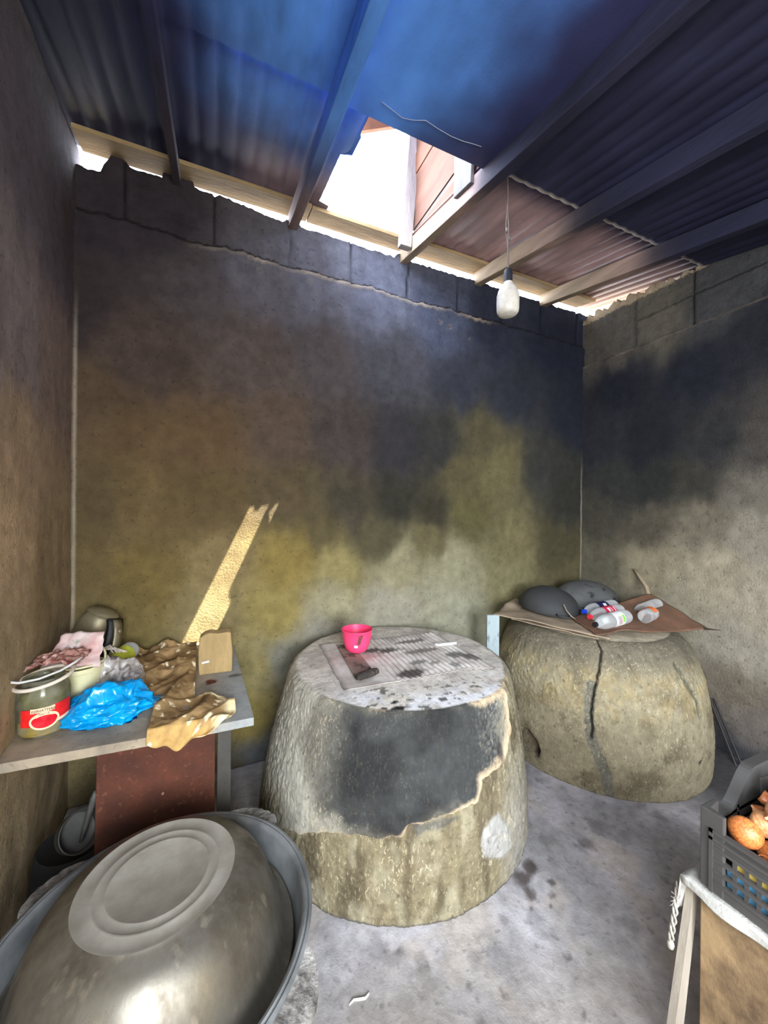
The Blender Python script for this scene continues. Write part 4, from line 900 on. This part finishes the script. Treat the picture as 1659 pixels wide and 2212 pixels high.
# blue bag: body, tail and a creased front flap in one skin
bm = bmesh.new(); bmesh.ops.create_icosphere(bm, subdivisions=6, radius=1.0)
for v in bm.verts:
    p = v.co.copy()
    rg = lambda s_, o_: 1 - 2.2 * abs(mn.noise(Vector((p.x * s_, p.y * s_ * .7, p.z * s_ + o_))))
    a = rg(1.4, 5.1) + .55 * rg(3.0, 2.2) + .22 * rg(6.5, 8.1) + .06 * rg(14, 1.7)
    f = 1 + .24 * (a - .8); x = p.x * .140 * f; y = p.y * .095 * f; z = p.z * .100 * f
    if p.x > .55: z *= 1 - .75 * sst(.55, 1.0, p.x); x += .02 * sst(.6, 1, p.x)
    if p.x < -.45: z *= 1 - .45 * sst(-.45, -1.0, p.x)
    if p.y < -.45: z *= .8
    v.co = Vector((x, y, max(-.022, z) + .022))
for f in bm.faces: f.smooth = True
me = bpy.data.meshes.new('plastic_bag'); bm.to_mesh(me); bm.free(); me.materials.append(BAGB)
o = bpy.data.objects.new('plastic_bag', me); COL.objects.link(o); o.location = (-.362, 1.775, ZS + .002); o.rotation_euler = (0, 0, R(14)); tag(o, 'crumpled bright blue plastic bag on the shelf front', 'bag')

# brown patterned cloth draped over the front edge
CLO = mat('brown_floral_cloth', attr=True, rough=.92, var=.16, scale=30, bump=.25, bscale=160, spec=.15)
m = MB()
LX = [(0., -.085, -.40), (1., .05, -.215)]
def clo(u, v):
    # v 0 back, 1 hem; u 0 left, 1 right
    y = 2.36 - v * .86; xa = -.41 + .20 * sst(.1, .75, v) ; xb = -.085 + .02 * v + .15 * sst(.62, .80, v) * sst(1.05, .88, v)
    x = xa + (xb - xa) * u; h = ZS + .010
    fold = .030 * (.5 - abs(mn.noise(Vector((x * 8 + v * 2, y * 5, 1.5))))) * 1.4 + .020 * (.5 - abs(mn.noise(Vector((x * 15, y * 11, 4.5))))) + .005 * abs(mn.noise(Vector((x * 34, y * 30, 2.5))))
    z = h + fold * (1.2 - .3 * v) + .028 * sst(.06, .0, v) + .03 * sst(.0, .12, u) * sst(.5, .2, v)
    yf = 1.565; over = max(0, v - .93)
    if y < yf:
        d = yf - y; a = min(d, .03) / .03
        y2 = yf - .018 * a - .012 * math.sin(u * 14) * min(1, d / .05); z = ZS + .020 * (1 - a) + .012 - max(0, d - .0) * .72 * (.55 + .75 * math.sin(PI * min(1, (1 - u) * 1.05)) ) - .0
        return (x, y2 - .008, z + .01 * mn.noise(Vector((x * 22, 0, 0))))
    return (x, y, z)
def cloc(p, u, v):
    x, y, z = p; c = mix(lin((150, 122, 84)), lin((112, 88, 58)), sst(-.2, .35, fbm(x, y, z, 9)))
    c = mix(c, lin((176, 142, 88)), sst(.88, .97, v + .06 * nz(u, v, 0, 8)))
    w = mn.voronoi(Vector((u * 7.5 + .3, v * 14, 0)), distance_metric='DISTANCE')[0][0]
    k = (1 - sst(.20, .36, w + .30 * abs(nz(x, y, z, 70)))); c = mix(c, lin((232, 214, 180)), .95 * k)
    if u > .8 and v > .68: c = mix(c, lin((240, 224, 176)), .7 * sst(.8, .95, u) * sst(-.1, .3, .2 + nz(x, y, z, 30)))
    return tuple(1.25 * k_ for k_ in c)
m.grid(clo, 90, 190, cloc)
tag(m.build('cloth', CLO, smooth=True, solid=.003), 'crumpled brown floral cloth hanging over the front edge of the shelf', 'cloth')
m = MB()
patch('paper_strip', ((-.42, 2.405, ZS + .012), (-.075, 2.405, ZS + .012), (-.075, 2.44, ZS + .035), (-.42, 2.44, ZS + .030)), 'pale pinkish board strip along the wall behind the cloth', 'board', mat('pale_pink_board', (206, 184, 164), var=.1), lambda u, v, p: (0, 0, .002 * nz(u, v, 0, 6)), n=(20, 4), th=.006)
m = MB(); bmb = bmesh.new()
def blk(u, v): pass
m = MB(); n_ = 10
pts = [(-.075, 0), (.075, 0), (.077, .10), (.068, .205), (.045, .210), (.01, .206), (-.03, .212), (-.05, .206), (-.060, .198), (-.072, .190), (-.078, .12)]
m.prism(pts, .05, axis=1, z0=-.025)
o = tag(m.build('wood_block', mat('tan_foam', (168, 142, 98), rough=.9, var=.16, scale=30, bump=.5, bscale=60, stretch=(1, 1, .25), speck=.3, speck_col=(110, 88, 56)), bevel=.006, M=TR(.012, 2.075, ZS) @ rotm('X', 8) @ rotm('Z', -4)), 'upright tan block standing at the right back of the shelf', 'block')
m = MB(); m.box((0, 0, 0), (.035, .012, .006), Matrix.Rotation(R(10), 3, 'Z')); tag(m.build('chip', WHT, bevel=.002, M=TR(-.035, 2.03, ZS + .068) @ rotm('X', 20)), 'tiny white chip on the tan block', 'chip')
bag('rag', (-.335, 2.04, ZS + .045), (.028, .03, .028), 0, 'small greyish purple rag knot between the clear bag and the cloth', 'rag', mat('purple_rag', (140, 130, 142), rough=.9, var=.4, scale=30), 9.2, amp=.35, n=4)

# ------------------------------------------------------------------ big cauldron with an upturned basin in it
KX, KY, KZ, KR = -.124, 1.186, .42, .385
KAZ = mat('cauldron_cast', (138, 140, 140), rough=.5, metal=.5, var=.25, scale=10, bump=.12, bscale=40, rvar=.12)
CRUST = mat('sooty_cast', (96, 92, 88), rough=.75, metal=.25, col2=(176, 172, 166), scale=26, bump=.8, bscale=44, contrast=(.38, .62))
kz = thing('cauldron', 'big cast metal cauldron on the floor at the left front, with lug handles', 'cauldron', (KX, KY, 0))
m = MB(); out = []; inn = []
for k in range(17):
    t = k / 16; out.append((KR * math.sin(PI / 2 * t) ** .8 * .985, .02 + (KZ - .05) * (1 - math.cos(PI / 2 * t)) ** 1.0))
prof = out + [(KR * .992, KZ - .028), (KR * .996, KZ - .016), (KR + .016, KZ - .012), (KR + .018, KZ - .002), (KR + .010, KZ + .001), (KR + .006, KZ - .004), (KR + .001, KZ + .002), (KR - .006, KZ), (KR - .012, KZ - .012), (KR - .018, KZ - .06)]
for k in range(13, -1, -1):
    t = k / 14; prof.append(((KR - .022) * math.sin(PI / 2 * t) ** .8, .035 + (KZ - .08) * (1 - math.cos(PI / 2 * t))))
m.lathe(prof, 96); m.build('body', KAZ, kz, smooth=True, autosmooth=50)
for a in (48.5, 138.5, 228.5, -43):
    m = MB(); V = []; nn = 20
    for k in range(nn + 1):
        w = -.42 + .84 * k / nn; prj = math.sin(PI * k / nn) ** .75
        for rr, z in ((KR + .008, KZ - .012), (KR + .012 + .070 * prj, KZ - .006 - .02 * prj), (KR + .012 + .070 * prj, KZ - .026 - .02 * prj), (KR + .004, KZ - .034)):
            rr2 = rr / max(.75, math.cos(w * .35)); j = .004 * nz(rr, z, w * 9, 3)
            V.append((rr2 * math.cos(w * .62) + j, rr2 * math.sin(w * .62), z + j))
    m.add(V, [(4 * k + i, 4 * k + (i + 1) % 4, 4 * k + 4 + (i + 1) % 4, 4 * k + 4 + i) for k in range(nn) for i in range(4)] + [(0, 1, 2, 3), (4 * nn + 3, 4 * nn + 2, 4 * nn + 1, 4 * nn)])
    m.build('handle', CRUST, kz, smooth=True, M=rotm('Z', a), autosmooth=50)
for a in (20, 140, 260):
    m = MB(); m.box((.17 * math.cos(R(a)), .17 * math.sin(R(a)), .020), (.09, .09, .04)); m.build('foot', KAZ, kz)

bs = thing('basin', 'upturned shiny metal basin lying bottom-up inside the cauldron', 'basin', (KX - .004, KY, .30))
BAS = mat('brushed_basin', (150, 145, 134), rough=.40, metal=.72, scale=7, bump=.06, bscale=30, rvar=.14, stretch=(1, 1, .35), col2=(98, 90, 78), speck=.45, speck_col=(176, 166, 146), speck_scale=26)
m = MB(); zb = .262; r0 = .19
prof = [(0, zb - .0005), (.119, zb - .0005), (.121, zb + .0006), (.123, zb - .0005), (.145, zb - .0005), (.148, zb + .0012), (.151, zb - .0005), (.180, zb), (.185, zb + .0015), (r0, zb + .002), (r0 + .008, zb - .004), (.222, zb - .014), (.248, zb - .032), (.270, zb - .060), (.290, zb - .10), (.310, zb - .16), (.322, zb - .20), (.336, zb - .222), (.350, zb - .228), (.354, zb - .224), (.356, zb - .230), (.350, zb - .236), (.334, zb - .230), (.316, zb - .20), (.285, zb - .10), (.26, zb - .06), (.2, zb - .02), (0, zb - .012)]
i0 = 9
m.lathe(prof[i0:-1] + [(.17, zb - .02)], 112); m.build('body', BAS, bs, smooth=True, autosmooth=60)
m = MB(); m.lathe(prof[:i0 + 1] + [(r0 - .004, zb - .012), (0, zb - .012)], 112)
m.build('base', mat('dusty_basin_base', (166, 161, 150), rough=.55, metal=.25, col2=(140, 134, 122), scale=9, bump=.06, bscale=40), bs, smooth=True, autosmooth=60)

# ------------------------------------------------------------------ crate stand at the right front
BX0, BY1, BZ = 1.148, .566, .596
CAB = mat('stained_chipboard', (150, 124, 90), rough=.8, col2=(84, 66, 48), scale=7, bump=.25, bscale=60, speck=.75, speck_col=(78, 62, 48), speck_scale=11, contrast=(.38, .64))
cb = thing('cabinet', 'stained tan chipboard box at the right front carrying the black crate', 'cabinet', (1.40, .25, 0))
m = MB(); m.box((0, 0, BZ / 2 - .002), (.50, .63, BZ - .006)); m.build('body', CAB, cb, bevel=.003)
m = MB(); m.prism([(-.13, 0.0), (-.075, 0.0), (.035, .58), (.012, .58)], .018, axis=1, z0=0)
tag(m.build('lath', mat('pale_grey_lath', (150, 140, 126), var=.2, scale=8, stretch=(1, 1, .2)), M=TR(1.155, .585, 0)), 'pale grey lath leaning against the left edge of the tan box', 'lath')
SACKM = mat('white_sackcloth', (172, 169, 162), rough=.85, var=.12, scale=24, bump=.4, bscale=120)
m = MB()
def sk(u, v):
    # a cloth over the box top, its edge hanging a little down both visible faces
    s = u * 1.0
    x = BX0 - .016 + .46 * u; y = .60 - .66 * v
    z = BZ + .004 + .006 * abs(fbm(x, y, 0, 9))
    return (x, y, z)
m.grid(sk, 40, 50)
def skf(u, v):
    y = .60 - .66 * u; d = v * (.016 + .006 * fbm(y, 0, 0, 7)); return (BX0 - .016 - .006 * math.sin(y * 40) * v - .004 * v, y, BZ + .004 + .006 * abs(fbm(BX0 - .016, y, 0, 9)) * (1 - v) - d)
m.grid(skf, 50, 8)
def skc(u, v):
    x = BX0 - .016 + .10 * u; d = v * (.10 - .02 * u + .01 * math.sin(u * 9)); return (x, .60 + .010 * v + .008 * math.sin(u * 12) * v, BZ + .004 - d + .006 * abs(fbm(x, .60, 0, 9)) * (1 - v))
m.grid(skc, 20, 14)
sk_o = tag(m.build('sackcloth', SACKM, smooth=True, solid=.003), 'white sackcloth spread between the tan box and the black crate', 'sackcloth')
m = MB()
for k in range(3):
    pts = []
    for i in range(24):
        t = i / 23; a = 14 * t + k * 2.1; pts.append((1.148 - .035 * t + .006 * math.cos(a), .612 + .004 * math.sin(a), BZ - .03 - .14 * t))
    m.tube(pts, .0034, 6)
for k in range(4): m.tube([(1.145, .612, BZ - .06), (1.132 - .003 * k, .615, BZ - .06 - .008 * k), (1.124 - .002 * k, .618, BZ - .052 - .012 * k)], .0008, 4)
m.lathe([(0, -.014), (.007, -.010), (.009, 0), (.006, .010), (0, .012)], 10, M=TR(1.112, .612, BZ - .180))
m.build('frayed_cord', mat('grubby_cord', (150, 142, 132), var=.3, scale=40), sk_o, smooth=True)

CR = mat('black_crate_plastic', (66, 64, 62), rough=.42, var=.15, scale=8, bump=.06, spec=.5)
CX0, CX1, CY0, CY1, CZ0, CZ1 = 1.150, 1.475, .02, .558, BZ + .014, .795
cr = thing('crate', 'black plastic crate full of onions at the right front', 'crate', ((CX0 + CX1) / 2, (CY0 + CY1) / 2, CZ0))
IM2 = TR(-(CX0 + CX1) / 2, -(CY0 + CY1) / 2, -CZ0)
def slatside(name, fn, L, H, nslot, rows, post=.03):
    """fn(s, z, o) -> point: s along the side, z up, o outwards"""
    mm = MB()
    def bar(s0, s1, z0, z1, o0=-.004, o1=.004):
        p = [fn(s, z, o) for z in (z0, z1) for s, o in ((s0, o0), (s1, o0), (s1, o1), (s0, o1))]
        mm.add(p, [(0, 3, 2, 1), (4, 5, 6, 7), (0, 1, 5, 4), (1, 2, 6, 5), (2, 3, 7, 6), (3, 0, 4, 7)])
    bar(0, L, 0, .028)                                   # bottom band
    zs_ = [.028 + (H - .075) * k / rows for k in range(rows + 1)]
    for k, z in enumerate(zs_): bar(0, L, z - .004, z + .004, -.004, .008)
    bar(0, L, H - .047, H - .030, -.004, .004); bar(0, L, H - .030, H - .022, -.004, .010); bar(0, L, H - .012, H - .004, -.004, .010); bar(0, L, H - .022, H - .012, -.003, .003)
    s = 0.
    while s < L - 1e-6:
        bar(s, s + .008, 0, H - .004, -.004, .010)
        for q in range(1, 6): bar(s + .0225 * q, s + .0225 * q + .008, .028, H - .047, -.002, .002)
        s += .135
    bar(L - .008, L, 0, H - .004, -.004, .010)
    return mm
H = CZ1 - CZ0 - .025
LY = CY1 - CY0 - .03; LXc = CX1 - CX0 - .03
slatside('side', lambda s, z, o: (CX0 - o, CY1 - .015 - s, CZ0 + z), LY, H, 6, 3).build('side_panel', CR, cr, M=IM2)
slatside('side', lambda s, z, o: (CX1 + o, CY1 - .015 - s, CZ0 + z), LY, H, 6, 3).build('side_panel', CR, cr, M=IM2)
slatside('side', lambda s, z, o: (CX0 + .015 + s, CY1 + o, CZ0 + z), LXc, H, 6, 3).build('end_panel', CR, cr, M=IM2)
slatside('side', lambda s, z, o: (CX0 + .015 + s, CY0 - o, CZ0 + z), LXc, H, 6, 3).build('end_panel', CR, cr, M=IM2)
m = MB(); m.box(((CX0 + CX1) / 2, (CY0 + CY1) / 2, CZ0 + .003), (CX1 - CX0, CY1 - CY0, .006)); m.build('bottom', CR, cr, M=IM2)
for (x, y, sx, sy) in ((CX0, CY1, 1, -1), (CX1, CY1, -1, -1), (CX0, CY0, 1, 1), (CX1, CY0, -1, 1)):
    m = MB(); Hc = CZ1 - CZ0 + .012
    pts = [(x - sx * .006, y - sy * .006), (x + sx * .055, y - sy * .006), (x + sx * .055, y + sy * .006), (x + sx * .012, y + sy * .012), (x + sx * .006, y + sy * .045), (x - sx * .006, y + sy * .045)]
    if sx * sy > 0: pts = pts[::-1]
    m.prism(pts, Hc, z0=CZ0); m.build('corner_post', CR, cr, M=IM2, bevel=.003)
# raised handle rim on the far end wall
m = MB(); V = []
N = 26
for k in range(N + 1):
    t = k / N; x = CX0 + .055 + (CX1 - CX0 - .06) * t; z = CZ1 - .026 + .085 * sst(.15, .62, t) + .0 * t
    for dy, dz in ((-.012, -.004), (.014, -.004), (.014, .004), (-.012, .004)): V.append((x, CY1 + dy, z + dz))
m.add(V, [(4 * k + i, 4 * k + (i + 1) % 4, 4 * k + 4 + (i + 1) % 4, 4 * k + 4 + i) for k in range(N) for i in range(4)] + [(3, 2, 1, 0), (4 * N, 4 * N + 1, 4 * N + 2, 4 * N + 3)])
V = []
for k in range(N + 1):
    t = k / N; x = CX0 + .055 + (CX1 - CX0 - .06) * t; z = CZ1 - .028 + .085 * sst(.15, .62, t)
    for dy, zz_ in ((-.003, CZ1 - .05), (.003, CZ1 - .05), (.003, z), (-.003, z)): V.append((x, CY1 + dy, zz_))
m.add(V, [(4 * k + i, 4 * k + (i + 1) % 4, 4 * k + 4 + (i + 1) % 4, 4 * k + 4 + i) for k in range(N) for i in range(4)] + [(3, 2, 1, 0), (4 * N, 4 * N + 1, 4 * N + 2, 4 * N + 3)])
m.build('handle_rim', CR, cr, M=IM2)
# printed carton lining seen through the slots
m = MB(); m.box((CX0 + .045, .42, CZ0 + .034), (.05, .20, .055)); 
o = tag(m.build('carton', mat('blue_carton', (108, 176, 222), rough=.5, var=.1, bump=0), bevel=.004), 'light blue packet seen through the slots low in the crate', 'packet')
m = MB(); m.box((CX0 + .04, .47, CZ0 + .082), (.045, .075, .038)); tag(m.build('packet', mat('yellow_packet', (232, 206, 104), rough=.5, var=.2, bump=0), bevel=.004), 'yellow packet above the light blue one in the crate', 'packet')
ONI = [mat('onion_skin_' + n_, c_, rough=.35, col2=d_, scale=9, bump=.15, bscale=18, spec=.5, sub=.15, stretch=(1, 1, .35)) for n_, c_, d_ in (('tan', (222, 138, 74), (166, 84, 44)), ('rose', (214, 150, 112), (176, 98, 64)), ('pale', (232, 182, 128), (200, 122, 70)))]
def onion_me(i):
    mm = MB(); r = 1.0
    mm.lathe([(0, -.86), (.12, -.88), (.30, -.84), (.62, -.66), (.88, -.34), (1, .05), (.93, .40), (.70, .70), (.42, .90), (.20, 1.05), (.10, 1.25), (.09, 1.45), (.0, 1.5)], 28, fn=lambda q_, z, w: q_ * (1 + .05 * nz(math.cos(w), math.sin(w), z + i * 3.1, 1.5)))
    return mm
protos = [onion_me(i).build('onion', ONI[i], smooth=True) for i in range(3)]
rnd = random.Random(11); used = [False] * 3; spots = []
for lay, (zc, cnt) in enumerate(((CZ0 + .045, 26), (CZ0 + .095, 24), (CZ0 + .148, 26), (CZ0 + .192, 14))):
    k = 0; tries = 0
    while k < cnt and tries < 900:
        tries += 1; r = rnd.uniform(.027, .037) * (1.15 if lay >= 2 else 1)
        x = rnd.uniform(CX0 + (.05 if lay < 3 else .09), CX1 - .05); y = rnd.uniform(CY0 + .06, CY1 - .055); z = zc + rnd.uniform(-.006, .010) + (.018 * sst(CX0 + .05, CX1 - .1, x) if lay >= 2 else 0)
        if lay < 2 and x < CX0 + .115 and .30 < y < .54: continue
        if all((x - a) ** 2 + (y - b) ** 2 + (z - c) ** 2 > (.86 * (r + q_)) ** 2 for a, b, c, q_ in spots):
            spots.append((x, y, z, r)); k += 1
for n_, (x, y, z, r) in enumerate(spots):
    i = n_ % 3; o = protos[i]
    if used[i]: o = protos[i].copy(); COL.objects.link(o)
    used[i] = True
    o.location = (x, y, z); o.scale = (r, r, r * .92); o.rotation_euler = (rnd.uniform(-1.6, 1.6), rnd.uniform(-1.6, 1.6), rnd.uniform(0, 6))
    tag(o, 'orange-brown onion heaped in the black plastic crate', 'onion', 'onions in the black crate')

m = MB(); rs = random.Random(5)       # loose dry skins lying over the onions
for k in range(70):
    x = rs.uniform(CX0 + .03, CX1 - .05); y = rs.uniform(CY0 + .10, CY1 - .03); z = CZ0 + rs.uniform(.15, .185) - .05 * (x < CX0 + .09); s_ = rs.uniform(.010, .022)
    Mk = TR(x, y, z) @ rotm('Z', rs.uniform(0, 360)) @ rotm('X', rs.uniform(-60, 60)) @ rotm('Y', rs.uniform(-40, 40))
    g_ = MB(); g_.grid(lambda u, v: Mk @ Vector(((u - .5) * 2 * s_, (v - .5) * 1.3 * s_ * (1 - .5 * abs(u - .5)), .5 * s_ * (1 - 4 * (u - .5) ** 2))), 4, 3); m.add(g_.v, g_.f)
o = tag(m.build('onion_skins', mat('dry_onion_skin', (198, 124, 74), rough=.45, col2=(120, 62, 38), scale=40, bump=0), smooth=True, solid=.0008), 'loose dry brown skins scattered over the onions in the black crate', 'onion skins'); o['kind'] = 'stuff'

# ------------------------------------------------------------------ scraps on the floor
m = MB(); m.tube([(.398, 1.131, .006), (.415, 1.136, .008), (.429, 1.131, .008), (.45, 1.125, .008), (.462, 1.130, .008), (.468, 1.137, .007)], [.002, .0035, .004, .004, .003, .0015], 6)
tag(m.build('paper_scrap', WHT, smooth=True), 'thin curved white scrap on the floor in front of the middle oven', 'scrap')
m = MB(); m.prism([(-.05, -.07), (.05, -.06), (.045, .05), (.0, .075), (-.045, .05)], .05, z0=0)
tag(m.build('brick', mat('red_brick', (122, 82, 62), var=.25, scale=14, bump=.5), bevel=.006, M=TR(.135, 1.02, 0)), 'broken reddish brick on the floor under the cauldron handle', 'brick')
